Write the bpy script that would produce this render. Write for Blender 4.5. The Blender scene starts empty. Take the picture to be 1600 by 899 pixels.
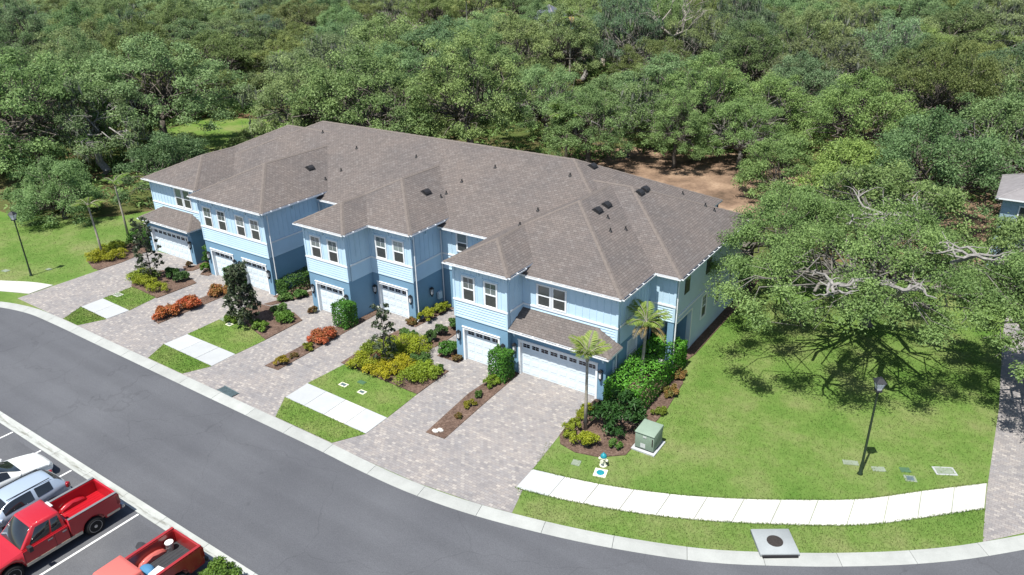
import bpy, bmesh, math, random
import numpy as np
from mathutils import Vector, Matrix
R = math.radians
random.seed(7); rng = np.random.default_rng(7)
scn = bpy.context.scene
col = scn.collection

# ------------------------------------------------------------------ camera, light, exposure
CAM = dict(x=21.58, y=-30.944, z=22.816, yaw=0.6012, tilt=0.4290, roll=-0.0188, f=1174.9 / 1600)
ct, st = math.cos(CAM['tilt']), math.sin(CAM['tilt'])
fwd = Vector((-math.sin(CAM['yaw']) * ct, math.cos(CAM['yaw']) * ct, -st))
rgt = Vector((math.cos(CAM['yaw']), math.sin(CAM['yaw']), 0)); upv = rgt.cross(fwd)
cr, sr = math.cos(CAM['roll']), math.sin(CAM['roll'])
r2 = rgt * cr + upv * sr; u2 = upv * cr - rgt * sr
cam = bpy.data.objects.new('camera', bpy.data.cameras.new('camera')); col.objects.link(cam)
cam.matrix_world = Matrix(((r2.x, u2.x, -fwd.x, CAM['x']), (r2.y, u2.y, -fwd.y, CAM['y']), (r2.z, u2.z, -fwd.z, CAM['z']), (0, 0, 0, 1)))
cam.data.sensor_width = 36; cam.data.lens = 36 * CAM['f']; cam.data.clip_end = 5000; cam.data.clip_start = .5
scn.camera = cam
SUN_EL = R(66.0)
w = bpy.data.worlds.new('World'); scn.world = w; w.use_nodes = True
nt = w.node_tree; bg = nt.nodes['Background']
sky = nt.nodes.new('ShaderNodeTexSky'); sky.sky_type = 'NISHITA'; sky.sun_disc = False
sky.sun_elevation = SUN_EL; sky.sun_rotation = R(180)
nt.links.new(sky.outputs[0], bg.inputs[0]); bg.inputs[1].default_value = 0.09
sl = bpy.data.lights.new('sun', 'SUN'); sl.energy = 5.0; sl.angle = R(.5); sl.color = (1, .96, .89)
so = bpy.data.objects.new('sun', sl); col.objects.link(so); so.location = (0, -60, 90)
so.rotation_euler = Vector((.012, math.cos(SUN_EL), -math.sin(SUN_EL))).to_track_quat('-Z', 'Y').to_euler()
scn.view_settings.view_transform = 'Standard'; scn.view_settings.look = 'None'
scn.view_settings.exposure = .86; scn.view_settings.gamma = 1
scn.cycles.max_bounces = 6; scn.cycles.diffuse_bounces = 4; scn.cycles.transmission_bounces = 4; scn.cycles.transparent_max_bounces = 4

# ------------------------------------------------------------------ materials
def lin(c):
    return tuple(((v / 255 + .055) / 1.055) ** 2.4 if v > 10 else v / 255 / 12.92 for v in c) + (1,)
class NT:
    def __init__(s, name):
        s.m = bpy.data.materials.new(name); s.m.use_nodes = True; s.t = s.m.node_tree
        s.b = s.t.nodes['Principled BSDF']; s.out = s.t.nodes['Material Output']
    def n(s, typ, **kw):
        nd = s.t.nodes.new('ShaderNode' + typ)
        for k, v in kw.items():
            if k[0] == 'i' and k[1:].isdigit(): nd.inputs[int(k[1:])].default_value = v
            else: setattr(nd, k, v)
        return nd
    def l(s, a, b): s.t.links.new(a, b)
    def coord(s, kind='Object', scale=1.0):
        c = s.n('TexCoord'); mp = s.n('Mapping'); s.l(c.outputs[kind], mp.inputs[0])
        mp.inputs['Scale'].default_value = (scale,) * 3 if isinstance(scale, (int, float)) else scale
        return mp.outputs[0]
    def noise(s, vec, scale, detail=4, rough=.6):
        nd = s.n('TexNoise'); s.l(vec, nd.inputs['Vector']); nd.inputs['Scale'].default_value = scale
        nd.inputs['Detail'].default_value = detail; nd.inputs['Roughness'].default_value = rough
        return nd.outputs['Fac']
    def ramp(s, fac, stops, interp='LINEAR'):
        nd = s.n('ValToRGB'); s.l(fac, nd.inputs[0]); cr = nd.color_ramp; cr.interpolation = interp
        while len(cr.elements) < len(stops): cr.elements.new(.5)
        for e, (p, c) in zip(cr.elements, stops): e.position = p; e.color = c if len(c) == 4 else tuple(c) + (1,)
        return nd.outputs[0]
    def mix(s, fac, a, b, mode='MIX'):
        nd = s.n('Mix', data_type='RGBA', blend_type=mode)
        for i, v in ((0, fac), (6, a), (7, b)):
            if hasattr(v, 'links'): s.l(v, nd.inputs[i])
            else: nd.inputs[i].default_value = v
        return nd.outputs[2]
    def bump(s, h, strength, dist=.02):
        nd = s.n('Bump'); s.l(h, nd.inputs['Height']); nd.inputs['Strength'].default_value = strength
        nd.inputs['Distance'].default_value = dist; s.l(nd.outputs[0], s.b.inputs['Normal'])
    def col(s, c, rough=.8, spec=.3):
        if hasattr(c, 'links'): s.l(c, s.b.inputs['Base Color'])
        else: s.b.inputs['Base Color'].default_value = c
        s.b.inputs['Roughness'].default_value = rough; s.b.inputs['Specular IOR Level'].default_value = spec
        return s.m
def g3(v): return (v, v, v, 1)
def plain(name, c, rough=.6, spec=.3, metal=0, var=.12, vs=3.0):
    t = NT(name); v = t.coord('Object'); f = t.noise(v, vs, 5)
    lo = tuple(x * (1 - var) for x in c[:3]) + (1,); hi = tuple(min(1, x * (1 + var)) for x in c[:3]) + (1,)
    t.b.inputs['Metallic'].default_value = metal
    return t.col(t.ramp(f, [(.3, lo), (.7, hi)]), rough, spec)
M = {}
# asphalt: worn grey with fine aggregate and broad faded patches
t = NT('asphalt'); v = t.coord('Object')
a = t.ramp(t.noise(v, .16, 5, .55), [(.3, (.084, .088, .099)), (.7, (.112, .117, .129))])
b = t.ramp(t.noise(v, 22, 3, .75), [(.25, g3(.72)), (.75, g3(1.22))])
c_ = t.ramp(t.noise(t.coord('Object', (.25, 2.2, 1)), .5, 4), [(.42, g3(.97)), (.62, g3(1.02))])
sx = t.n('SeparateXYZ'); t.l(v, sx.inputs[0]); sn = t.n('Math', operation='SINE'); mm = t.n('Math', operation='MULTIPLY_ADD', i1=3.4, i2=.9); t.l(sx.outputs[1], mm.inputs[0]); t.l(mm.outputs[0], sn.inputs[0])
wp = t.n('Math', operation='MULTIPLY'); t.l(t.noise(t.coord('Object', (.12, 1, 1)), 1.1, 4), wp.inputs[0]); t.l(sn.outputs[0], wp.inputs[1]); wear = t.ramp(wp.outputs[0], [(.0, g3(1)), (.5, g3(.93))])
spots = t.ramp(t.noise(v, 1.7, 2, .4), [(.70, g3(1)), (.78, g3(.86))])
vo = t.n('TexVoronoi', feature='DISTANCE_TO_EDGE'); wv = t.n('VectorMath', operation='ADD'); nn = t.n('TexNoise'); nn.inputs['Scale'].default_value = .8; t.l(v, nn.inputs['Vector']); t.l(v, wv.inputs[0]); t.l(nn.outputs['Color'], wv.inputs[1]); t.l(wv.outputs[0], vo.inputs['Vector']); vo.inputs['Scale'].default_value = .13
ck = t.ramp(vo.outputs['Distance'], [(.0, g3(.84)), (.003, g3(1))])
M['asphalt'] = t.col(t.mix(1, t.mix(1, t.mix(1, t.mix(1, t.mix(1, a, b, 'MULTIPLY'), c_, 'MULTIPLY'), wear, 'MULTIPLY'), spots, 'MULTIPLY'), ck, 'MULTIPLY'), .88, .25); t.bump(t.noise(v, 40, 2), .25, .01)
t = NT('parking_asphalt'); v = t.coord('Object')
a = t.ramp(t.noise(v, .3, 5, .6), [(.3, (.078, .082, .092)), (.7, (.118, .122, .131))])
b = t.ramp(t.noise(v, 24, 3, .75), [(.25, g3(.7)), (.75, g3(1.25))])
M['parking'] = t.col(t.mix(1, a, b, 'MULTIPLY'), .88, .25)
def concrete(name, base, stain=.82):
    t = NT(name); v = t.coord('Object')
    a = t.ramp(t.noise(v, .9, 6, .65), [(.3, tuple(x * stain for x in base)), (.65, base)])
    b = t.ramp(t.noise(v, 30, 3, .7), [(.25, g3(.9)), (.75, g3(1.07))])
    oi = t.n('ObjectInfo'); cc = t.ramp(oi.outputs['Random'], [(0, g3(.93)), (1, g3(1.05))])
    m = t.col(t.mix(1, t.mix(1, a, b, 'MULTIPLY'), cc, 'MULTIPLY'), .85, .25); t.bump(t.noise(v, 30, 3), .15, .01); return m
M['concrete'] = concrete('kerb_concrete', (.37, .385, .37)); M['walk'] = concrete('pale_concrete', (.57, .565, .54), .86)
M['walk_grey'] = concrete('grey_concrete', (.42, .44, .45), .9); 
M['gutter_conc'] = concrete('gutter_concrete', (.42, .44, .42), .8)
t_ = M['gutter_conc'].node_tree; pb_ = t_.nodes['Principled BSDF']; src = pb_.inputs['Base Color'].links[0].from_socket
H_ = NT.__new__(NT); H_.t = t_; v_ = H_.coord('Object'); sx = H_.n('SeparateXYZ'); H_.l(v_, sx.inputs[0])
m1 = H_.n('Math', operation='ABSOLUTE'); H_.l(sx.outputs[1], m1.inputs[0]); m2 = H_.n('Math', operation='MULTIPLY_ADD', i1=-6.0, i2=1.0); H_.l(m1.outputs[0], m2.inputs[0])
nz = H_.noise(H_.coord('Object', (.5, 4, 1)), 1.6, 5, .75); m3 = H_.n('Math', operation='MULTIPLY', use_clamp=True); H_.l(m2.outputs[0], m3.inputs[0]); H_.l(H_.ramp(nz, [(.45, g3(0)), (.62, g3(1))]), m3.inputs[1])
H_.l(H_.mix(m3.outputs[0], src, (.16, .16, .13, 1)), pb_.inputs['Base Color'])
M['drain'] = concrete('drain_concrete', (.33, .36, .37))
# pavers
t = NT('paver'); v = t.coord('Object'); rot = v.node; rot.inputs['Rotation'].default_value = (0, 0, 0)
bt = t.n('TexBrick'); t.l(v, bt.inputs['Vector']); bt.offset = .5
for k, val in (('Color1', g3(0)), ('Color2', g3(1)), ('Mortar', g3(.5)), ('Scale', 1.0), ('Mortar Size', .008), ('Mortar Smooth', .2), ('Brick Width', .23), ('Row Height', .155)): bt.inputs[k].default_value = val
pc = t.ramp(bt.outputs['Color'], [(0, (.205, .202, .203)), (.25, (.248, .243, .240)), (.45, (.268, .256, .244)), (.65, (.250, .249, .250)), (.85, (.295, .284, .266)), (.97, (.345, .334, .312))])
pc = t.mix(1, pc, t.ramp(t.noise(v, .45, 4), [(.3, (.88, .87, .9)), (.7, (1.12, 1.06, 1.03))]), 'MULTIPLY')
pc = t.mix(1, pc, t.ramp(t.noise(v, 14, 4, .7), [(.2, g3(.8)), (.8, g3(1.18))]), 'MULTIPLY')
M['paver'] = t.col(t.mix(bt.outputs['Fac'], pc, (.17, .155, .15, 1)), .85, .25); t.bump(bt.outputs['Fac'], -.4, .01)
# lawn
def lawn(name, tone=(1, 1, 1)):
    t = NT(name); v = t.coord('Object')
    a = t.ramp(t.noise(v, .28, 6, .66), [(.3, (.076, .148, .026)), (.48, (.115, .175, .042)), (.62, (.158, .188, .066)), (.8, (.2, .195, .095))])
    b = t.ramp(t.noise(v, 2.6, 5, .75), [(.25, g3(.8)), (.75, g3(1.2))])
    c = t.ramp(t.noise(t.coord('Object', (1, 1.0, 1)), 17, 4, .8), [(.2, g3(.72)), (.8, g3(1.3))])
    x = t.mix(1, t.mix(1, a, b, 'MULTIPLY'), c, 'MULTIPLY'); x = t.mix(1, x, tone + (1,), 'MULTIPLY')
    m = t.col(x, .95, .1); t.bump(t.noise(v, 20, 4, .8), .35, .04); return m
M['lawn'] = lawn('lawn_grass', (.80, .84, .82)); M['lawn_green'] = lawn('fresh_lawn_grass', (.80, .84, .74))
t = NT('forest_floor'); v = t.coord('Object')
a = t.ramp(t.noise(v, .11, 6, .7), [(.3, (.055, .085, .022)), (.5, (.075, .085, .03)), (.62, (.12, .085, .05)), (.8, (.17, .11, .06))])
M['floor'] = t.col(t.mix(1, a, t.ramp(t.noise(v, 3, 5, .8), [(.25, g3(.5)), (.75, g3(1.35))]), 'MULTIPLY'), .95, .05)
t = NT('pine_straw'); v = t.coord('Object')
a = t.ramp(t.noise(v, .22, 6, .7), [(.3, (.075, .054, .038)), (.48, (.165, .112, .078)), (.62, (.25, .175, .12)), (.82, (.34, .26, .19))])
M['straw'] = t.col(t.mix(1, a, t.ramp(t.noise(v, 4, 5, .8), [(.25, g3(.65)), (.75, g3(1.25))]), 'MULTIPLY'), .95, .05)
t = NT('mulch'); v = t.coord('Object')
a = t.ramp(t.noise(v, 9, 5, .8), [(.3, (.042, .029, .023)), (.5, (.112, .074, .057)), (.68, (.20, .145, .115)), (.8, (.32, .255, .215))])
M['mulch'] = t.col(t.mix(1, a, t.ramp(t.noise(v, .8, 4), [(.3, g3(.75)), (.7, g3(1.1))]), 'MULTIPLY'), .95, .1); t.bump(t.noise(v, 12, 4, .8), 1, .05)
# walls
def wallmat(name, c, fine=50, var=.06):
    t = NT(name); v = t.coord('Object')
    a = t.ramp(t.noise(v, .7, 5, .6), [(.3, tuple(x * (1 - var) for x in c)), (.7, tuple(x * (1 + var) for x in c))])
    m = t.col(a, .8, .25); t.bump(t.noise(v, fine, 3), .2, .01); return m
M['stucco'] = wallmat('blue_stucco', (.18, .325, .455)); M['siding'] = wallmat('pale_blue_siding', (.505, .68, .81), 20)
M['sidewall'] = wallmat('grey_blue_siding', (.55, .67, .76), 20)
M['trim'] = plain('white_trim', (.80, .83, .85), .5, .3, 0, .03); M['door'] = plain('white_garage_door', (.70, .79, .85), .45, .35, 0, .02)
M['doorwin'] = plain('garage_window_glass', (.018, .016, .03), .12, .6); M['dark'] = plain('dark_recess', (.012, .012, .014), .8)
M['black'] = plain('black_metal', (.02, .021, .024), .45, .5); M['soffit'] = plain('soffit_blue_white', (.60, .70, .76), .7)
t = NT('upper_pane'); v = t.coord('Object', (1, 1, 16)); wv = t.n('TexWave', wave_type='BANDS', bands_direction='Z'); t.l(v, wv.inputs[0]); wv.inputs['Scale'].default_value = .9
oi = t.n('ObjectInfo'); M['pane'] = t.col(t.mix(1, t.ramp(wv.outputs['Fac'], [(.2, (.10, .125, .125)), (.8, (.19, .225, .225))]), t.ramp(oi.outputs['Random'], [(0, g3(.4)), (.5, g3(1)), (1, g3(1.7))]), 'MULTIPLY'), .08, .8)
M['pane_dark'] = plain('screened_pane', (.05, .055, .055), .35, .5, 0, .2, 6)
M['blind'] = plain('white_blind', (.62, .66, .70), .5); M['glass'] = plain('car_glass', (.012, .014, .016), .05, .9, 0, .1)
t = NT('shingle'); uvn = t.n('UVMap'); v = uvn.outputs[0]
bt = t.n('TexBrick'); t.l(v, bt.inputs['Vector']); bt.offset = .37
for k, val in (('Color1', g3(0)), ('Color2', g3(1)), ('Mortar', g3(.2)), ('Scale', 1.0), ('Mortar Size', .009), ('Mortar Smooth', .3), ('Brick Width', .27), ('Row Height', .16)): bt.inputs[k].default_value = val
sc_ = t.ramp(bt.outputs['Color'], [(0, (.116, .107, .102)), (.3, (.131, .120, .114)), (.6, (.138, .124, .117)), (.85, (.147, .135, .128)), (1, (.160, .149, .142))])
ob = t.coord('Object'); sc_ = t.mix(1, sc_, t.ramp(t.noise(ob, .35, 5), [(.3, (.9, .9, .93)), (.7, (1.1, 1.05, 1.03))]), 'MULTIPLY')
sc_ = t.mix(1, sc_, t.ramp(t.noise(ob, 25, 3, .7), [(.2, (.94, .93, .92, 1)), (.8, (1.14, 1.13, 1.12, 1))]), 'MULTIPLY')
sc_ = t.mix(bt.outputs['Fac'], sc_, (.05, .042, .038, 1))
M['shingle'] = t.col(sc_, .92, .15); t.bump(bt.outputs['Fac'], -.6, .012)
M['ridge'] = plain('ridge_shingle', (.152, .132, .120), .92, .15, 0, .16, 9); M['ventblack'] = plain('black_roof_vent', (.02, .02, .022), .6, .3)
M['bark'] = plain('grey_bark', (.13, .115, .10), .95, .1, 0, .45, 7); M['palebark'] = plain('pale_oak_bark', (.17, .16, .145), .95, .1, 0, .35, 6)
M['limb'] = plain('bare_pale_limb', (.25, .24, .225), .95, .1, 0, .35, 6); M['palmbark'] = plain('palm_bark', (.33, .30, .25), .95, .1, 0, .25, 9); M['deadwood'] = plain('dead_wood', (.30, .27, .24), .9, .1, 0, .3)
def leafmat(name, c0, c1, trans=.28, useobj=True, rough=.55):
    t = NT(name); at = t.n('Attribute', attribute_name='tint'); c = t.ramp(at.outputs['Fac'], [(0, c0), (1, c1)])
    if useobj:
        oi = t.n('ObjectInfo'); c = t.mix(1, c, oi.outputs['Color'], 'MULTIPLY')
    t.col(c, rough, .25); tr = t.n('BsdfTranslucent'); t.l(c, tr.inputs[0]); ms = t.n('MixShader'); ms.inputs[0].default_value = trans
    t.l(t.b.outputs[0], ms.inputs[1]); t.l(tr.outputs[0], ms.inputs[2]); t.l(ms.outputs[0], t.out.inputs[0]); return t.m
M['leaf'] = leafmat('oak_leaf', (.094, .148, .060), (.275, .360, .158), .44); M['moss'] = leafmat('spanish_moss', (.13, .15, .11), (.22, .23, .18))
M['shrubleaf'] = leafmat('shrub_leaf', (.045, .095, .022), (.095, .17, .035)); M['goldleaf'] = leafmat('gold_leaf', (.16, .18, .012), (.36, .35, .03))
M['frond'] = leafmat('palm_frond', (.09, .15, .03), (.22, .27, .07)); M['redleaf'] = leafmat('red_leaf', (.13, .085, .025), (.40, .085, .04), .2)
M['darkleaf'] = leafmat('magnolia_leaf', (.02, .034, .017), (.08, .10, .055), .1, True, .35)
def paint(name, c, coat=1.0, metal=0.0, rough=.35):
    t = NT(name); m = t.col(c + (1,), rough, .5); t.b.inputs['Coat Weight'].default_value = coat; t.b.inputs['Coat Roughness'].default_value = .12
    t.b.inputs['Metallic'].default_value = metal; return m
M['red'] = paint('red_paint', (.40, .008, .016), .7); M['faded'] = paint('faded_red_paint', (.52, .12, .10), .25, 0, .55); M['red2'] = paint('dark_red_paint', (.30, .018, .018), .7)
M['whitecar'] = paint('white_paint', (.78, .80, .78)); M['bluecar'] = paint('silver_blue_paint', (.40, .48, .58), 1, .25)
M['beige'] = paint('beige_paint', (.48, .42, .33), .5); M['tyre'] = plain('tyre_rubber', (.018, .018, .018), .85, .2); M['chrome'] = plain('alloy', (.42, .43, .45), .32, .5, .8, .08)
M['bedliner'] = plain('bed_liner', (.035, .037, .042), .8); M['plastic'] = plain('white_plastic', (.78, .78, .76), .45); M['tail'] = plain('tail_lamp', (.25, .01, .015), .15, .6)
M['lamp'] = plain('clear_lamp', (.55, .57, .58), .12, .7); M['greypaint'] = plain('grey_plastic', (.16, .165, .175), .5)
M['blue'] = plain('blue_cloth', (.06, .20, .36), .8); M['line'] = plain('white_marking', (.66, .67, .66), .8, .2, 0, .12, 8); M['oil'] = plain('oil_stain', (.035, .035, .038), .5, .4, 0, .3)
M['green'] = plain('transformer_green', (.215, .285, .225), .6, .3, 0, .07); M['teal'] = plain('teal_paint', (.015, .22, .27), .45); M['cream'] = plain('cream_paint', (.66, .66, .52), .5)
M['lampgreen'] = plain('dark_green_pole', (.018, .035, .018), .45, .4); M['frost'] = plain('frosted_glass', (.72, .74, .76), .4, .4); M['label'] = plain('pale_label', (.5, .52, .52), .6)
M['iron'] = plain('cast_iron', (.035, .03, .028), .7, .3, 0, .3, 10); M['steel'] = plain('grate_steel', (.09, .13, .14), .5, .4, 0, .25, 8)
M['cover'] = plain('utility_cover', (.21, .25, .19), .8, .2, 0, .12, 6); M['greenlid'] = plain('green_lid', (.06, .13, .07), .7)
M['stone'] = plain('pale_stone', (.55, .52, .48), .9); M['greyroof'] = plain('far_grey_roof', (.22, .21, .215), .9, .1, 0, .15, 2); M['tealroof'] = plain('teal_roof_trim', (.10, .42, .38), .6)
M['pinkwall'] = plain('far_cream_wall', (.48, .42, .37), .9); M['slate'] = plain('slate_roof', (.10, .11, .15), .8); M['bluewall'] = plain('neighbour_blue_wall', (.30, .42, .52), .8)

# everything that is not growing is kept at the lower end of its real reflectance
for k_, m_ in M.items():
    if k_ in ('leaf', 'moss', 'shrubleaf', 'goldleaf', 'frond', 'redleaf', 'darkleaf', 'lawn', 'lawn_green', 'floor', 'straw', 'mulch', 'dark', 'glass'): continue
    tr_ = m_.node_tree; bc = tr_.nodes['Principled BSDF'].inputs['Base Color']; f_ = .81 if k_ not in ('walk',) else .74
    if bc.links:
        s_ = bc.links[0].from_socket; mx = tr_.nodes.new('ShaderNodeMix'); mx.data_type = 'RGBA'; mx.blend_type = 'MULTIPLY'; mx.inputs[0].default_value = 1; mx.inputs[7].default_value = (f_, f_, f_, 1)
        tr_.links.new(s_, mx.inputs[6]); tr_.links.new(mx.outputs[2], bc)
    else: bc.default_value = tuple(x * f_ for x in bc.default_value[:3]) + (1,)
# ------------------------------------------------------------------ mesh helpers
def link(name, me, mat=None, parent=None, **props):
    o = bpy.data.objects.new(name, me); col.objects.link(o)
    if mat is not None and me is not None and len(me.materials) == 0:
        for m in (mat if isinstance(mat, (list, tuple)) else [mat]): me.materials.append(M[m] if isinstance(m, str) else m)
    if parent: o.parent = parent
    for k, v in props.items(): o[k] = v
    return o
def thing(name, label, cat, loc=(0, 0, 0), rz=0, group=None):
    o = bpy.data.objects.new(name, None); col.objects.link(o); o.location = loc; o.rotation_euler[2] = rz; o.empty_display_size = .3
    o['label'] = label; o['category'] = cat
    if group: o['group'] = group
    return o
def tag(o, label, cat, group=None):
    o['label'] = label; o['category'] = cat
    if group: o['group'] = group
    return o
class MB:
    def __init__(s): s.v = []; s.f = []; s.mi = []
    def face(s, pts, m=0):
        n = len(s.v); s.v += [tuple(p) for p in pts]; s.f.append(tuple(range(n, n + len(pts)))); s.mi.append(m)
    def hexa(s, p, m=0):   # p: 8 points, bottom 4 ccw then top 4
        n = len(s.v); s.v += [tuple(q) for q in p]
        for q in ((3, 2, 1, 0), (4, 5, 6, 7), (0, 1, 5, 4), (1, 2, 6, 5), (2, 3, 7, 6), (3, 0, 4, 7)): s.f.append(tuple(n + i for i in q)); s.mi.append(m)
    def box(s, x0, x1, y0, y1, z0, z1, m=0):
        s.hexa([(x0, y0, z0), (x1, y0, z0), (x1, y1, z0), (x0, y1, z0), (x0, y0, z1), (x1, y0, z1), (x1, y1, z1), (x0, y1, z1)], m)
    def prism(s, poly, z0, z1, m=0):
        n = len(poly); k = len(s.v); s.v += [(p[0], p[1], z0) for p in poly] + [(p[0], p[1], z1) for p in poly]
        s.f.append(tuple(k + n + i for i in range(n))); s.mi.append(m)
        s.f.append(tuple(k + n - 1 - i for i in range(n))); s.mi.append(m)
        for i in range(n):
            j = (i + 1) % n; s.f.append((k + i, k + j, k + n + j, k + n + i)); s.mi.append(m)
    def tube(s, pts, rad, n=6, m=0, cap=True):
        pts = [Vector(p) for p in pts]; k = len(s.v); L = len(pts)
        for i, p in enumerate(pts):
            d = (pts[min(i + 1, L - 1)] - pts[max(i - 1, 0)]).normalized()
            a = d.cross(Vector((0, 0, 1)) if abs(d.z) < .9 else Vector((1, 0, 0))).normalized(); b = d.cross(a)
            r = rad[i] if hasattr(rad, '__len__') else rad
            for j in range(n):
                t = 2 * math.pi * j / n; s.v.append(tuple(p + a * (math.cos(t) * r) + b * (math.sin(t) * r)))
        for i in range(L - 1):
            for j in range(n):
                j2 = (j + 1) % n; s.f.append((k + i * n + j, k + i * n + j2, k + (i + 1) * n + j2, k + (i + 1) * n + j)); s.mi.append(m)
        if cap:
            s.f.append(tuple(k + j for j in range(n))[::-1]); s.mi.append(m); s.f.append(tuple(k + (L - 1) * n + j for j in range(n))); s.mi.append(m)
    def lathe(s, prof, c=(0, 0, 0), n=16, m=0, axis='z'):
        k = len(s.v); L = len(prof)
        for r, h in prof:
            for j in range(n):
                t = 2 * math.pi * j / n; a, b = math.cos(t) * r, math.sin(t) * r
                s.v.append((c[0] + a, c[1] + b, c[2] + h) if axis == 'z' else (c[0] + h, c[1] + a, c[2] + b))
        for i in range(L - 1):
            for j in range(n):
                j2 = (j + 1) % n; s.f.append((k + i * n + j, k + i * n + j2, k + (i + 1) * n + j2, k + (i + 1) * n + j)); s.mi.append(m)
        s.f.append(tuple(k + j for j in range(n))[::-1]); s.mi.append(m); s.f.append(tuple(k + (L - 1) * n + j for j in range(n))); s.mi.append(m)
    def mesh(s, name):
        me = bpy.data.meshes.new(name); me.from_pydata(s.v, [], s.f); me.polygons.foreach_set('material_index', s.mi); me.update(); return me
    def build(s, name, mat, parent=None, smooth=False, fix=False, **props):
        me = s.mesh(name)
        if fix:
            bm = bmesh.new(); bm.from_mesh(me); bmesh.ops.recalc_face_normals(bm, faces=bm.faces); bm.to_mesh(me); bm.free()
        if smooth: me.polygons.foreach_set('use_smooth', [True] * len(me.polygons))
        return link(name, me, mat, parent, **props)
def bevel_mesh(me, off, seg=2):
    bm = bmesh.new(); bm.from_mesh(me); bmesh.ops.remove_doubles(bm, verts=bm.verts, dist=1e-4)
    bmesh.ops.recalc_face_normals(bm, faces=bm.faces)
    ed = [e for e in bm.edges if len(e.link_faces) == 2 and e.calc_face_angle(0) > R(20)]
    bmesh.ops.bevel(bm, geom=ed, offset=off, segments=seg, affect='EDGES', clamp_overlap=True, profile=.5); bm.to_mesh(me); bm.free()
    me.polygons.foreach_set('use_smooth', [True] * len(me.polygons)); me.update()
    return me
def sheet(name, poly, z, mat, th=.0, **props):
    b = MB()
    if th: b.prism(poly, z - th, z)
    else: b.face([(p[0], p[1], z) for p in poly])
    return b.build(name, mat, fix=False, kind='structure', **props)
def nrm(a): return a / np.maximum(np.linalg.norm(a, axis=1, keepdims=True), 1e-9)
def leaf_mesh(name, P, N, size, tint, aspect=.5, mats=('leaf',), T=None):
    n = len(P); N = nrm(N)
    if T is None: T = np.cross(N, rng.normal(size=(n, 3)))
    T = nrm(T); B = nrm(np.cross(N, T)); s = np.asarray(size).reshape(-1, 1) * np.ones((n, 1))
    V = np.empty((n, 4, 3)); bend = N * s * .12
    V[:, 0] = P - T * s * .5 - bend; V[:, 1] = P + B * s * aspect * .5; V[:, 2] = P + T * s * .5 - bend; V[:, 3] = P - B * s * aspect * .5
    me = bpy.data.meshes.new(name); me.vertices.add(4 * n); me.vertices.foreach_set('co', V.astype(np.float32).ravel())
    me.loops.add(4 * n); me.loops.foreach_set('vertex_index', np.arange(4 * n, dtype=np.int32)); me.polygons.add(n)
    me.polygons.foreach_set('loop_start', np.arange(0, 4 * n, 4, dtype=np.int32)); me.polygons.foreach_set('loop_total', np.full(n, 4, dtype=np.int32))
    at = me.attributes.new('tint', 'FLOAT', 'FACE'); at.data.foreach_set('value', np.clip(tint, 0, 1).astype(np.float32))
    me.update(calc_edges=True)
    for m in mats: me.materials.append(M[m])
    return me

# ------------------------------------------------------------------ ground, street, front yards
def arc(pts, n=6):   # catmull-rom through points
    out = []; P = [Vector(p) for p in pts]; P = [P[0] * 2 - P[1]] + P + [P[-1] * 2 - P[-2]]
    for i in range(1, len(P) - 2):
        for k in range(n):
            t = k / n; a, b, c, d = P[i - 1], P[i], P[i + 1], P[i + 2]
            q = .5 * ((2 * b) + (c - a) * t + (2 * a - 5 * b + 4 * c - d) * t * t + (3 * b - a - 3 * c + d) * t ** 3); out.append((q.x, q.y))
    out.append(tuple(P[-2])[:2]); return out
kerb_ctrl = [(-60, -34), (-52, -24), (-46, -17.6), (-41, -13.7), (-37, -11.5), (-33.5, -10.55), (-30, -10.36), (-24, -10.36), (-12, -10.36), (-4.5, -10.36), (-1.2, -10.42), (1.8, -10.36), (5.0, -9.99), (8.5, -9.22),
             (11.5, -8.32), (14.6, -7.1), (17.2, -5.65), (19.4, -4.25), (21.8, -2.5), (24.1, -.45), (27.5, 3.2), (31.5, 8.6), (36, 16), (41, 26)]
kb = arc(kerb_ctrl, 6)
def offset(path, d):
    out = []
    for i, p in enumerate(path):
        a = path[max(i - 1, 0)]; b = path[min(i + 1, len(path) - 1)]; tx, ty = b[0] - a[0], b[1] - a[1]; L = math.hypot(tx, ty)
        out.append((p[0] + ty / L * d, p[1] - tx / L * d))
    return out
kf = offset(kb, .66)
sheet('ground', [(-1500, -1500), (1500, -1500), (1500, 1500), (-1500, 1500)], -.11, 'floor')
sheet('road', kf + [(90, 26), (90, -90), (-110, -90), (-110, -34)], -.055, 'asphalt')
sheet('parking_lot', [(-60, -18.9), (30, -18.9), (30, -70), (-60, -70)], -.051, 'parking')
lawn_poly = kb[6:] + [(44, 40), (24, 29), (12, 27.5), (7, 24.5), (-36, 24.5), (-44, 12), (-46, 7), (-47, 4.5), (-50, 1.5), (-57, -1.2), (-70, -2), (-82, -6), (-90, -30), (-60, -33)]
sheet('lawn', lawn_poly, 0, 'lawn')
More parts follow.
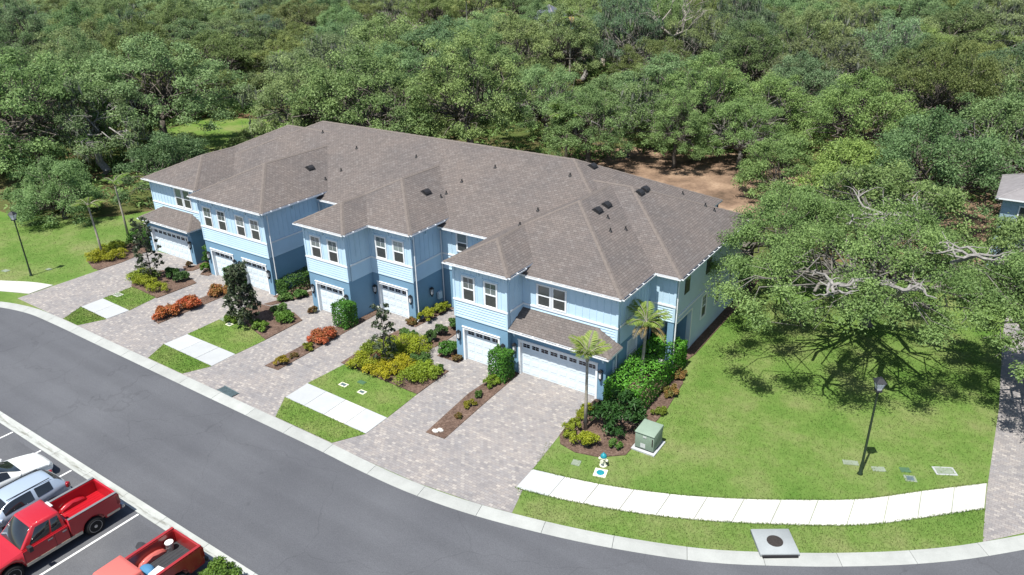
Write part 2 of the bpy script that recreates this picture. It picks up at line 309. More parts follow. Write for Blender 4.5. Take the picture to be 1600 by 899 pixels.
# kerb: 3 m segments with sloped mountable section
def resample(path, step):
    out = [path[0]]; acc = 0
    for a, b in zip(path, path[1:]):
        L = math.hypot(b[0] - a[0], b[1] - a[1]); d = step - acc
        while d <= L:
            out.append((a[0] + (b[0] - a[0]) * d / L, a[1] + (b[1] - a[1]) * d / L)); d += step
        acc = (acc + L) % step
    return out
kerb = thing('kerb', 'pale sloped concrete kerb along the far side of the curving road', 'kerb', (0, -10.5, 0)); del kerb['category']; del kerb['label']; kerb['kind'] = 'structure'
fine = resample(kb, .75); K = 4; fo = offset(fine, .66); fm = offset(fine, .16)
for i in range(0, len(fine) - K, K):
    b = MB(); idx = list(range(i, i + K + 1))
    def cut(p, q, f): return (p[0] + (q[0] - p[0]) * f, p[1] + (q[1] - p[1]) * f)
    rows = []
    for j in idx:
        sh = .018 / .75
        P_ = [fine[j], fm[j], fo[j]]
        if j == idx[0]: P_ = [cut(a, c, sh) for a, c in zip(P_, (fine[j + 1], fm[j + 1], fo[j + 1]))]
        rows.append(P_)
    for a, c in zip(rows, rows[1:]):
        q = lambda r, k, z: (r[k][0], r[k][1] + 10.5, z)
        b.face([q(a, 0, .03), q(a, 1, .025), q(c, 1, .025), q(c, 0, .03)][::-1]); b.face([q(a, 1, .025), q(a, 2, -.048), q(c, 2, -.048), q(c, 1, .025)][::-1])
        b.face([q(a, 2, -.048), q(a, 2, -.1), q(c, 2, -.1), q(c, 2, -.048)][::-1]); b.face([q(a, 0, -.1), q(a, 0, .03), q(c, 0, .03), q(c, 0, -.1)][::-1])
    for r, fl in ((rows[0], 1), (rows[-1], 0)):
        p = [(r[0][0], r[0][1] + 10.5, -.1), (r[0][0], r[0][1] + 10.5, .03), (r[1][0], r[1][1] + 10.5, .025), (r[2][0], r[2][1] + 10.5, -.048), (r[2][0], r[2][1] + 10.5, -.1)]
        b.face(p if fl else p[::-1])
    b.build('kerb_segment', 'concrete', kerb)
# valley gutter strip between road and parking
strip = thing('gutter_strip', '', '', (-20, -18.4, 0)); del strip['label']; del strip['category']; strip['kind'] = 'structure'
for i in range(24):
    x0 = -45 + i * 3.0; b = MB(); x1 = x0 + 2.985
    prof = [(-18.64, -.03), (-18.50, -.038), (-18.37, -.047), (-18.24, -.038), (-18.1, -.03)]
    for (ya, za), (yb, zb) in zip(prof, prof[1:]): b.face([(x0 + 20, ya + 18.4, za), (x1 + 20, ya + 18.4, za), (x1 + 20, yb + 18.4, zb), (x0 + 20, yb + 18.4, zb)])
    b.face([(x0 + 20, -.24, -.1), (x1 + 20, -.24, -.1), (x1 + 20, -.24, -.03), (x0 + 20, -.24, -.03)]); b.face([(x1 + 20, .3, -.1), (x0 + 20, .3, -.1), (x0 + 20, .3, -.03), (x1 + 20, .3, -.03)])
    b.build('gutter_slab', 'gutter_conc', strip)
for x in (-24.4, -21.55, -18.77, -15.85, -12.94, -10.1, -7.27, -4.4, -1.5, 1.4):
    sheet('parking_line', [(x - .055, -24), (x + .055, -24), (x + .055, -18.68), (x - .055, -18.68)], -.046, 'line')
# driveways
dz = .012
sheet('driveway', [(-36.1, -10.36), (-29.0, -10.36), (-29.0, 1.2), (-36.4, .5), (-36.05, -4.3)], dz, 'paver')
sheet('driveway', [(-29.0, -10.36), (-18, -10.36), (-18, 5.3), (-29.0, 5.3)], dz, 'paver')
sheet('driveway', [(-18, -10.36), (-6, -10.36), (-6, 5.3), (-18, 5.3)], dz, 'paver')
sheet('driveway', [(-6, -10.36), (-1.2, -10.40), (1.8, -10.34), (5.0, -9.97), (6.72, -9.62), (5.86, -6.6), (5.55, -3.6), (5.4, -2.5), (6.0, .45), (6.0, .95), (-3.6, .95), (-3.75, 5.3), (-6, 5.3)], dz, 'paver')
sheet('driveway', [(24.03, -.5), (27.4, 3.2), (31.4, 8.6), (33, 20), (33, 44), (23.2, 44), (23.5, 20), (23.88, 11), (23.9, 3)], dz, 'paver')
# border course of soldier pavers along driveway edges is in the paver sheet; sidewalks are slabs
def slabs(name, label_pts_u, label_pts_l, n, first=None, mats=None):
    t = thing(name, '', '', (label_pts_u[0][0], label_pts_u[0][1], 0)); del t['label']; del t['category']; t['kind'] = 'structure'
    ox, oy = label_pts_u[0]
    def interp(P, f):
        L = [0]
        for a, b in zip(P, P[1:]): L.append(L[-1] + math.hypot(b[0] - a[0], b[1] - a[1]))
        d = f * L[-1]
        for i in range(len(P) - 1):
            if d <= L[i + 1] + 1e-6:
                q = (d - L[i]) / (L[i + 1] - L[i]); return (P[i][0] + (P[i + 1][0] - P[i][0]) * q, P[i][1] + (P[i + 1][1] - P[i][1]) * q)
        return P[-1]
    for i in range(n):
        b = MB(); g = .007
        U = [interp(label_pts_u, (i + f) / n) for f in (g, .5, 1 - g)]; Lw = [interp(label_pts_l, (i + f) / n) for f in (g, .5, 1 - g)]
        poly = [(p[0] - ox, p[1] - oy) for p in Lw + U[::-1]]
        b.prism(poly, -.05, .034 + .003 * (i % 2)); b.build('sidewalk_slab', (mats[i] if mats else 'walk'), t)
    return t
swU = arc([(5.86, -6.6), (8.76, -5.92), (11.7, -4.87), (14.32, -3.6), (17.1, -1.94), (19.39, -.38), (21.42, 1.54), (23.86, 3.79)], 4)
swL = arc([(5.93, -8.14), (7.99, -7.7), (10.84, -6.83), (13.71, -5.63), (16.34, -4.22), (18.4, -3.0), (20.22, -1.7), (22.36, .31), (23.91, 1.79)], 4)
slabs('sidewalk', swU, swL, 13, mats=['walk_grey'] + ['walk'] * 12)
slabs('sidewalk', [(-9.2, -7.04), (-2.94, -7.15)], [(-9.14, -8.72), (-2.9, -8.8)], 4, mats=['walk_grey', 'walk_grey', 'walk', 'walk_grey'])
slabs('sidewalk', [(-20.5, -7.1), (-15.6, -7.1)], [(-20.6, -8.72), (-15.6, -8.8)], 3, mats=['walk_grey'] * 3)
slabs('sidewalk', [(-30.65, -7.03), (-27.13, -7.13)], [(-30.63, -8.62), (-27.2, -8.71)], 2, mats=['walk_grey', 'walk_grey'])
slabs('sidewalk', arc([(-52, -19), (-46, -12.7), (-42.5, -10.4), (-40.4, -9.4), (-38.2, -8.3), (-36.2, -7.74)], 3), arc([(-50.5, -20), (-44.8, -14), (-41.5, -11.8), (-39.6, -10.9), (-38, -10.2), (-36.15, -9.5)], 3), 12)
gz = .035
for p in ([(-9.2, -7.02), (-2.94, -7.13), (-3.1, -4.55), (-8.95, -4.35)], [(-9.14, -8.74), (-2.9, -8.82), (-3.8, -10.3), (-8.07, -10.3)], [(-20.5, -7.08), (-15.6, -7.08), (-15.5, -4.85), (-20.55, -3.6)],
          [(-20.6, -8.74), (-15.6, -8.82), (-16.35, -10.3), (-19.8, -10.3)], [(-30.65, -7.01), (-27.13, -7.11), (-27.5, -4.8), (-30.76, -4.7)], [(-30.63, -8.64), (-27.2, -8.73), (-28, -10.3), (-29.8, -10.3)]):
    sheet('lawn', p, gz, 'lawn_green', .03)
def bed(poly, z=.045):
    b = MB(); cx = sum(p[0] for p in poly) / len(poly); cy = sum(p[1] for p in poly) / len(poly)
    b.prism(poly, -.02, z); b.build('mulch_bed', 'mulch', kind='structure')
bed([(-.36, -7.04), (.8, -6.95), (.62, -3.2), (.5, .42), (.05, .42), (.0, -.02), (-.5, -.02), (-.72, -2.9)]); bed([(-12.9, -7.05), (-11.82, -6.96), (-11.9, -1.0), (-12.0, 2.18), (-12.5, 2.18), (-12.52, -.02), (-13.0, -.05), (-12.95, -2)])
bed([(-24.66, -7.0), (-23.5, -7.25), (-23.4, -2), (-23.55, -.02), (-24.35, -.02), (-24.6, -3)]); bed([(-9.25, -4.33), (-8.95, -4.33), (-3.1, -4.53), (-3.15, -1.6), (-3.9, -1.75), (-5.6, -.9), (-7.9, .75), (-9.1, 1.2), (-9.35, -1.7)], .06)
bed([(-20.55, -3.58), (-15.52, -4.83), (-15.6, -1.7), (-17.0, -1.2), (-19.6, -1.5), (-20.6, -1.6)], .06); bed([(-32.6, -3.4), (-30.9, -4.68), (-27.3, -4.9), (-27.2, -1.7), (-29.2, -1.2), (-31.6, -1.6)], .06)
bed([(-9.4, 1.68), (-8.5, 1.62), (-8.1, 5.22), (-8.86, 5.22), (-8.88, 2.1), (-9.38, 2.1)]); bed([(-6.75, .3), (-5.95, -.8), (-5.6, .6), (-5.7, 5.0), (-6.7, 5.0)])
bed([(-4.9, -.55), (-3.25, -.55), (-3.25, -.03), (-3.77, -.03), (-3.77, .8), (-4.9, .5)]); bed([(-20.33, -.2), (-19.1, -.25), (-19.0, 5.0), (-20.33, 5.0)]); bed([(-19.9, -1.4), (-19.3, -1.3), (-17.6, 2.6), (-18.2, 3.2)])
bed([(-31, -.3), (-30.1, .5), (-30.3, .5), (-30.3, 3), (-29.6, 3), (-29.5, -.4), (-29.9, -.8)]); bed([(-29.0, .3), (-28.4, -.55), (-27.6, -.4), (-27.76, .5), (-27.76, 3), (-28.7, 3)])
bed([(-38.9, -3.7), (-36.9, -4.3), (-36.1, -4.3), (-36.0, -2.4), (-36.25, -.9), (-36.5, .3), (-37.0, 2.2), (-39.2, 2.0), (-39.6, .0), (-38.6, -1.2)])
bed([(5.42, -2.6), (5.55, -3.55), (5.95, -4.15), (6.9, -4.35), (8.1, -4.05), (9.1, -3.2), (9.15, -1.0), (9.2, 1.5), (8.9, 4.5), (8.0, 6.3), (7.64, 6.3), (7.64, 5.64), (6.06, 5.64), (6.06, .42), (5.5, .42)])
bed([(7.64, 6.3), (8.0, 6.3), (8.25, 8), (8.25, 17), (8.1, 21), (7.64, 21)])
sheet('pine_straw_clearing', [(-24, 36), (-15, 33.5), (-6, 33), (3, 34), (9, 33), (20, 31), (34, 33), (34, 60), (22, 56), (12, 50), (5, 51), (-3, 56), (-9, 55), (-17, 53), (-22, 47)], -.06, 'straw')
sheet('meadow', [(-120, 112), (-100, 126), (-80, 104), (-70, 92), (-80, 84), (-98, 86)], -.06, 'lawn'); sheet('meadow', [(-77, 27), (-62, 25), (-52, 27), (-57, 36), (-64, 43), (-80, 37)], -.06, 'lawn_green')
def nrm_mat(n):
    n = Vector(n).normalized(); down = Vector((n.x, n.y, 0)).normalized(); y = -(down - n * down.dot(n)).normalized(); x = y.cross(n)
    return Matrix(((x.x, y.x, n.x, 0), (x.y, y.y, n.y, 0), (x.z, y.z, n.z, 0), (0, 0, 0, 1)))
nx = (.42, 0, .91)
VENTS = [((-22.39, 6.45, 7.59), nrm_mat((.45, 0, .89))), ((-10.88, 6.35, 7.56), nrm_mat((.45, 0, .89))), ((-1.7, 12.9, 9.09), nrm_mat(nx)), ((1.62, 7.45, 8.13), nrm_mat(nx)), ((1.6, 8.65, 8.13), nrm_mat(nx)), ((2.6, 11.2, 8.39), nrm_mat(nx)), ((2.6, 12.0, 8.39), nrm_mat(nx))]
PIPES = [(-21.0, 6.56, 6.9), (-10.14, 6.95, 7.19), (-25.73, 11.07, 9.0), (-20.97, 10.06, 8.5), (-15, 10.2, 8.57), (-8.05, 10.47, 8.7), (-2.27, 10.82, 8.88), (-9.69, 8.76, 7.86), (-10.14, 7.54, 7.27), (-2.77, 7.64, 7.32), (-20.46, 7.74, 7.36), (-2.19, 4.69, 7.36), (2.31, 7.4, 7.82), (3.08, 6.26, 7.47), (3.49, 7.45, 7.29), (5.62, 14.81, 7.03), (6.21, 14.9, 6.77), (3.17, 17.0, 6.85)]

# ------------------------------------------------------------------ the townhouse row
T1, T2 = 2.93, 3.98
BL = thing('townhouse_row', 'two-storey pale blue attached townhouse row under brown shingle hip roofs', 'townhouses', (0, 0, 0))
class Fac:
    def __init__(s, ox, oy, dx, dy, L): s.o = (ox, oy); s.d = (dx, dy); s.n = (dy, -dx); s.L = L
    def p(s, u, z, d): return (s.o[0] + s.d[0] * u + s.n[0] * d, s.o[1] + s.d[1] * u + s.n[1] * d, z)
    def box(s, b, u0, u1, z0, z1, d0, d1, m=0, d1t=None):
        t = d1 if d1t is None else d1t
        b.hexa([s.p(u0, z0, d1), s.p(u1, z0, d1), s.p(u1, z0, d0), s.p(u0, z0, d0), s.p(u0, z1, t), s.p(u1, z1, t), s.p(u1, z1, d0), s.p(u0, z1, d0)], m)
def cells(f, b, u0, u1, z0, z1, ops, d0=-.25, d1=0):
    us = sorted({u0, u1} | {x for o in ops for x in o[:2] if u0 < x < u1}); zs = sorted({z0, z1} | {x for o in ops for x in o[2:4] if z0 < x < z1})
    for a, c in zip(us, us[1:]):
        run = None
        for e, g in zip(zs, zs[1:]):
            m = ((a + c) / 2, (e + g) / 2)
            if any(o[0] < m[0] < o[1] and o[2] < m[1] < o[3] for o in ops):
                if run: f.box(b, a, c, run[0], run[1], d0, d1); run = None
            else: run = (run[0], g) if run else (e, g)
        if run: f.box(b, a, c, run[0], run[1], d0, d1)
def facade(f, top, ops=(), wins=(), z0=0, s0=0, e0=0, low='stucco', up='siding', t1=T1, t2=T2, batt=True, corners=(1, 1), bands=True, ext=(0, 0)):
    L = f.L; a, c = s0, L - e0
    if z0 < t1:
        b = MB(); cells(f, b, a, c, z0, t1, ops); b.build('stucco_wall', low, BL)
    lo = max(z0, t1)
    b = MB(); f.box(b, a, c, lo, t2, -.25, 0); n = max(1, round((t2 - lo - .06) / .165)); h = (t2 - .07 - lo) / n
    for k in range(n): f.box(b, a, c, lo + k * h, lo + (k + 1) * h - .008, 0, .04, 0, .006)
    b.build('siding', up, BL, kind='stuff')
    b = MB(); f.box(b, a, c, t2, top, -.25, 0)
    if batt:
        nb = max(2, round(L / .42))
        for k in range(1, nb):
            u = L * k / nb
            if not any(w_[0] - .13 < u < w_[1] + .13 for w_ in wins): f.box(b, u - .024, u + .024, t2 + .06, top - .22, 0, .022)
            else:
                for w_ in wins:
                    if w_[0] - .13 < u < w_[1] + .13 and w_[3] + .3 < top - .25: f.box(b, u - .024, u + .024, w_[3] + .22, top - .22, 0, .02)
    f.box(b, a, c, top - .22, top, 0, .028); b.build('board_wall', up, BL)
    if bands:
        b = MB(); f.box(b, a - ext[0] * .06, c + ext[1] * .06, t2 - .055, t2 + .05, 0, .06); b.build('trim_band', 'trim', BL)
        if z0 < t1:
            b = MB(); f.box(b, a - ext[0] * .04, c + ext[1] * .04, t1 - .06, t1, 0, .045); b.build('flashing_band', up, BL)
    for k, u in ((0, a), (1, c - .1)):
        b = MB()
        if corners[k]: f.box(b, u - (.038 if k == 0 and ext[0] else 0), u + .1 + (.038 if k == 1 and ext[1] else 0), max(z0, t1) + .002, top - .222, 0, .04); b.build('corner_board', up if up == 'siding' else 'sidewall', BL)
def window(f, u0, u1, z0, z1, cas=.085, style=0, panes=('pane', 'pane_dark')):
    b = MB(); m = (z0 + z1) / 2
    f.box(b, u0 - cas, u0, z0 - cas, z1 + cas, 0, .05); f.box(b, u1, u1 + cas, z0 - cas, z1 + cas, 0, .05)
    f.box(b, u0, u1, z1, z1 + cas, 0, .052); f.box(b, u0, u1, z0 - cas, z0, 0, .06)
    f.box(b, u0, u1, m - .035, m + .035, 0, .04)
    for u in (u0, u1 - .035): f.box(b, u, u + .035, z0, m - .035, 0, .032); f.box(b, u, u + .035, m + .035, z1, 0, .034)
    if style == 0:
        um = (u0 + u1) / 2; f.box(b, um - .011, um + .011, m + .035, z1, .0, .020); f.box(b, u0 + .035, u1 - .035, (m + z1) / 2 + .005, (m + z1) / 2 + .03, .0, .018)
    wn = b.build('window', 'trim', BL)
    b = MB(); f.box(b, u0 + .035, u1 - .035, m + .035, z1, 0, .012); b.build('pane', panes[0], wn)
    b = MB(); f.box(b, u0 + .035, u1 - .035, z0, m - .035, 0, .014); b.build('pane', panes[1], wn)
    if style == 0:
        b = MB(); f.box(b, u0 - .16, u1 + .16, z1 + .13, z1 + .19, 0, .05); f.box(b, u0 - .13, u1 + .13, z1 + cas + .002, z1 + .128, 0, .03); b.build('window_header', 'siding', wn)
DOORS = {}
def garage_door(f, u0, nl, wd):
    key = nl
    if key not in DOORS:
        base = MB(); base.box(0, wd, 0, .05, 0, 2.13); secs = []; H = 2.13 / 4
        for k in range(4):
            b = MB(); z = k * H
            b.box(0.004, wd - .004, -.03, 0, z + .004, z + H - .006)
            if k < 3:
                npn = nl
                for q in range(npn):
                    c0 = wd * q / npn + .06; c1 = wd * (q + 1) / npn - .06
                    b.hexa([(c0, -.03, z + .09), (c1, -.03, z + .09), (c1, -.028, z + .09), (c0, -.028, z + .09), (c0 + .03, -.045, z + .12), (c1 - .03, -.045, z + .12), (c1, -.03, z + .12), (c0, -.03, z + .12)])
                    b.box(c0 + .03, c1 - .03, -.045, -.03, z + .12, z + H - .12)
            me = b.mesh('door_section'); me.materials.append(M['door']); secs.append(me)
        g = MB(); wdw = .44; g.box(-wdw / 2, -.012, -.038, -.03, 0, .115); g.box(.012, wdw / 2, -.038, -.03, 0, .115); g.box(-wdw / 2, -.012, -.038, -.03, .135, .25); g.box(.012, wdw / 2, -.038, -.03, .135, .25)
        gm = g.mesh('door_window'); gm.materials.append(M['doorwin']); bm_ = base.mesh('garage_door'); bm_.materials.append(M['door']); DOORS[key] = (bm_, secs, gm)
    bm_, secs, gm = DOORS[key]
    o = link('garage_door', bm_, None, BL); o.location = f.p(u0, 0.012, -.22)
    for s in secs: link('door_section', s, None, o)
    pit = wd / nl
    for q in range(nl):
        x = link('door_window', gm, None, o); x.location = (pit * (q + .5) + (.0 if nl > 4 else (.03 if q < 2 else -.03)), 0, 1.73)
    b = MB(); u1 = u0 + wd
    f.box(b, u0 - .12, u0 + .008, .0, 2.122, -.19, .035); f.box(b, u1 - .008, u1 + .12, .0, 2.122, -.19, .035); f.box(b, u0 - .12, u1 + .12, 2.122, 2.26, -.19, .037); f.box(b, u0 - .15, u1 + .15, 2.26, 2.31, 0, .07)
    b.build('door_frame', 'trim', BL)
def wall_lamp(f, u, z=1.62):
    b = MB(); f.box(b, u - .06, u + .06, z - .1, z + .28, 0, .03); f.box(b, u - .1, u + .1, z + .24, z + .31, .03, .24); f.box(b, u - .05, u + .05, z + .31, z + .38, .08, .19)
    f.box(b, u - .075, u + .075, z - .2, z - .14, .05, .2); f.box(b, u - .03, u + .03, z - .32, z - .2, .08, .17)
    for a in (-.085, .065):
        for d in (.05, .19): f.box(b, u + a, u + a + .02, z - .14, z + .24, d, d + .02)
    o = b.build('wall_lamp', 'black', BL); g = MB(); f.box(g, u - .064, u + .064, z - .14, z + .24, .072, .188); g.build('lamp_glass', 'frost', o)
def bracket(f, u, top, s=.42):
    b = MB(); pr = [(0, 0), (s * .82, 0), (s * .82, -.06)] + [(s * .82 - math.sin(t) * s * .62, -.06 - (1 - math.cos(t)) * s * .95) for t in (.4, .8, 1.2, 1.5)] + [(0, -.06 - s * .98)]
    w = .05; pts0 = [f.p(u - w, top + q[1], q[0]) for q in pr]; pts1 = [f.p(u + w, top + q[1], q[0]) for q in pr]
    b.face(pts0); b.face(pts1[::-1])
    for i in range(len(pr)): j = (i + 1) % len(pr); b.face([pts0[j], pts0[i], pts1[i], pts1[j]])
    b.build('eave_bracket', 'siding', BL, fix=True)
EB, EM, O = 6.385, 5.963, .38
tb, tm = EB - .11, EM - .11
# fronts ---------------------------------------------------------
def bay(x0, x1, y, doors, wins, lamps, top=tb, br=(), ext=(1, 1), lam=1.62):
    f = Fac(x0, y, 1, 0, x1 - x0); W = [(a - x0, b_ - x0, 4.12, 5.53) for a, b_ in wins]
    facade(f, top, [(d - x0, d - x0 + 2.44, 0, 2.13) for d in doors], W, ext=ext)
    for q in W: window(f, *q)
    for d in doors: garage_door(f, d - x0, 4, 2.44)
    for u in lamps: wall_lamp(f, u - x0, lam)
    for u in br: bracket(f, u - x0, top)
    return f
bay(-3.75, 0, 0, [-3.11], [(-3.05, -2.28), (-1.5, -.71)], [-3.48, -.28], br=(-3.62, -1.9, -.13))
bay(-12.53, -8.9, 2.2, [-12.02], [(-11.93, -11.1), (-10.39, -9.56)], [-12.34, -9.17], br=(-12.1, -10.75, -9.03), ext=(0, 1))
bay(-16.32, -12.53, 0, [-15.66], [(-15.67, -14.84), (-14.06, -13.27)], [-16.03, -12.83], br=(-16.19, -14.45, -12.66))
bay(-27.74, -20.36, 0, [-27.09, -23.41], [(-27.16, -26.33), (-25.52, -24.69), (-23.41, -22.58), (-21.83, -20.99)], [-27.45, -24.33, -23.75, -20.58], br=(-27.61, -25.93, -24.05, -22.2, -20.49))
# sides & recess fronts
def side(x, y0, y1, d, top=tb, **k):
    f = Fac(x, y0 if d > 0 else y1, 0, d, abs(y1 - y0)); facade(f, top, **k); return f
f = side(0, 0, 1.61, 1, s0=.25, corners=(1, 0)); bracket(f, .13, tb)
side(-3.75, 0, 5.26, -1, e0=.25, corners=(0, 1))
f = side(-8.9, 2.2, 5.26, 1, s0=.25, corners=(1, 0)); bracket(f, .13, tb); bracket(f, 1.5, tb); wall_lamp(f, 1.6)
side(-12.53, 0, 2.2, 1, s0=.25, corners=(1, 0)); side(-16.32, 0, 5.26, -1, e0=.25, corners=(0, 1))
f = side(-20.36, 0, 5.26, 1, s0=.25, corners=(1, 0)); bracket(f, .13, tb); bracket(f, 2.6, tb)
side(-27.74, 0, 5.26, -1, e0=.25, corners=(0, 1))
for x0, x1 in ((-8.9, -3.75), (-20.36, -16.32), (-30.3, -27.74)):
    f = Fac(x0, 5.26, 1, 0, x1 - x0); ops = [(x1 - x0 - 1.7, x1 - x0 - .75, 0, 2.1)]
    facade(f, tm, ops, [(1.35, 2.15, 4.5, 5.6)] if x0 == -8.9 else [], corners=(0, 0))
    b = MB(); f.box(b, ops[0][0], ops[0][1], .01, 2.1, -.2, -.12); b.build('entry_door', 'greypaint', BL)
    if x0 == -8.9: window(f, 1.35, 2.15, 4.42, 5.62, .085, 1)
    for u in (.9, x1 - x0 - 1.2): bracket(f, u, tm, .36)
# right end unit
f = Fac(0, .43, 1, 0, 6.04); wd = 4.88
b = MB(); cells(f, b, 0, 6.04, 0, 2.79, [(.56, .56 + wd, 0, 2.13)]); b.build('stucco_wall', 'stucco', BL); garage_door(f, .56, 8, wd); wall_lamp(f, .22); wall_lamp(f, 5.79); bracket(f, .18, 2.78, .36); bracket(f, 5.88, 2.78, .36)
f = Fac(6.04, .43, 0, 1, 1.2); b = MB(); f.box(b, .25, 1.2, 0, 2.79, -.25, 0); b.build('stucco_wall', 'stucco', BL)
b = MB(); f.box(b, .7, 1.0, .9, 1.5, 0, .14); f.box(b, .78, .92, 1.5, 2.2, 0, .06); b.build('meter_box', 'sidewall', BL)
f = Fac(0, 1.61, 1, 0, 6.05); W = [(1.02, 1.82, 4.16, 5.36), (2.02, 2.82, 4.16, 5.36)]
facade(f, tm, (), W, z0=2.82, ext=(0, 1), corners=(0, 1))
for q in W: window(f, *q, .085, 1)
for u in (.3, 4.0, 5.9): bracket(f, u, tm, .36)
f = Fac(6.05, 1.61, 0, 1, 4.05); facade(f, tm, (), (), s0=.25, corners=(1, 0)); window(f, 1.4, 2.46, .85, 2.5, .1, 1, ('blind', 'blind'))
f = Fac(6.05, 5.66, 1, 0, 1.57); facade(f, tm, (), (), z0=3.0, t1=2.93, ext=(0, 1), corners=(0, 1)); bracket(f, 1.44, tm, .36)
b = MB(); f.box(b, 1.2, 1.57, 0, 3.0, -.37, 0); b.build('porch_column', 'stucco', BL)
f = Fac(7.62, 5.66, 0, 1, 11.36); facade(f, tm, [(.375, 2.72, 0, 2.72)], [(1.3, 2.0, 4.25, 5.1), (4.67, 5.45, 4.25, 5.1)], s0=.252, e0=.25, low='sidewall', up='sidewall', t1=3.0, t2=3.14, batt=False, corners=(0, 0), ext=(0, 0))
for u0, u1 in ((1.3, 2.0), (4.67, 5.45)):
    b = MB(); f.box(b, u0 - .03, u1 + .03, 4.23, 5.45, 0, .02); o = b.build('window', 'black', BL); b = MB(); f.box(b, u0, u1, 4.27, 5.0, .02, .03); b.build('pane', 'pane_dark', o); b = MB(); f.box(b, u0, u1, 5.02, 5.42, .02, .032); b.build('pane', 'pane', o)
for u0, u1 in ((4.47, 5.15), (6.9, 7.6), (9.32, 10.0)): window(f, u0, u1, 1.42, 2.82, .14, 0)
b = MB(); f.box(b, 2.72, 2.86, 0, 2.8, 0, .035); f.box(b, .4, 2.72, 2.72, 2.83, 0, .035); b.build('porch_trim', 'trim', BL)
b = MB(); f.box(b, 2.74, 2.98, 0, 2.72, -1.55, -.252); b.build('porch_wall', 'stucco', BL)
b = MB(); b.box(6.02, 6.06, 5.9, 8.4, 0, 2.9); b.build('porch_wall', 'stucco', BL); b = MB(); b.box(6.06, 6.1, 6.15, 7.25, .05, 2.45); b.build('entry_door', 'dark', BL); b = MB(); b.box(6.1, 7.35, 5.95, 8.4, 2.75, 2.8); b.build('porch_ceiling', 'soffit', BL)
b = MB(); b.box(6.06, 7.6, 5.7, 8.4, .0, .05); b.build('porch_floor', 'walk_grey', BL)
# left end unit
f = Fac(-36.4, .52, 1, 0, 6.06); b = MB(); cells(f, b, 0, 6.06, 0, 2.79, [(.6, .6 + wd, 0, 2.13)]); b.build('stucco_wall', 'stucco', BL); garage_door(f, .6, 8, wd); wall_lamp(f, .25); wall_lamp(f, 5.82); bracket(f, .18, 2.78, .36); bracket(f, 5.9, 2.78, .36)
f = Fac(-30.34, .52, 0, 1, 1.18); b = MB(); f.box(b, .25, 1.18, 0, 2.79, -.25, 0); b.build('stucco_wall', 'stucco', BL)
f = Fac(-36.4, 1.7, 0, -1, 1.18); b = MB(); f.box(b, 0, .93, 0, 2.79, -.25, 0); b.build('stucco_wall', 'stucco', BL)
f = Fac(-36.58, 1.7, 1, 0, 6.28); W = [(3.34, 4.18, 4.16, 5.56), (4.4, 5.24, 4.16, 5.56)]; facade(f, tm, (), W, z0=2.82, ext=(1, 1))
for q in W: window(f, *q, .085, 1)
for u in (.13, 3.0, 6.1): bracket(f, u, tm, .36)
side(-30.3, 1.7, 5.26, 1, top=tm, s0=.25, corners=(1, 0)); side(-36.58, 1.7, 17.0, -1, top=tm, e0=.25, corners=(0, 1))
# rear walls and screened porch
f = Fac(5.1, 19.0, -1, 0, 41.68); b = MB(); f.box(b, 0, 41.68, 0, tm, -.25, 0); b.build('rear_wall', 'sidewall', BL); f = Fac(7.62, 17.02, -1, 0, 2.52); b = MB(); f.box(b, 0, 2.52, 0, tm, -.25, 0); b.build('rear_wall', 'sidewall', BL)
f = Fac(5.1, 17.02, 0, 1, 1.98); b = MB(); f.box(b, 0, 1.98, 0, tm, -.25, -.0); b.build('rear_wall', 'sidewall', BL)
b = MB(); b.box(5.15, 7.75, 17.03, 20.6, 2.75, 2.95); lan = b.build('screened_porch', 'ridge', BL); b = MB(); b.box(5.11, 7.6, 17.04, 20.6, 0, .1); b.build('porch_slab', 'walk_grey', lan)
for x, y in ((7.5, 17.1), (7.5, 18.3), (7.5, 19.5), (7.5, 20.45), (6.3, 20.45), (5.15, 20.45)):
    b = MB(); b.box(x - .045, x + .045, y - .045, y + .045, .1, 2.75); b.build('porch_post', 'black', lan)
b = MB(); b.box(7.49, 7.51, 17.15, 20.4, .1, 2.7); b.build('screen_panel', 'dark', lan); b = MB(); b.box(5.2, 7.45, 20.44, 20.46, .1, 2.7); b.build('screen_panel', 'dark', lan)

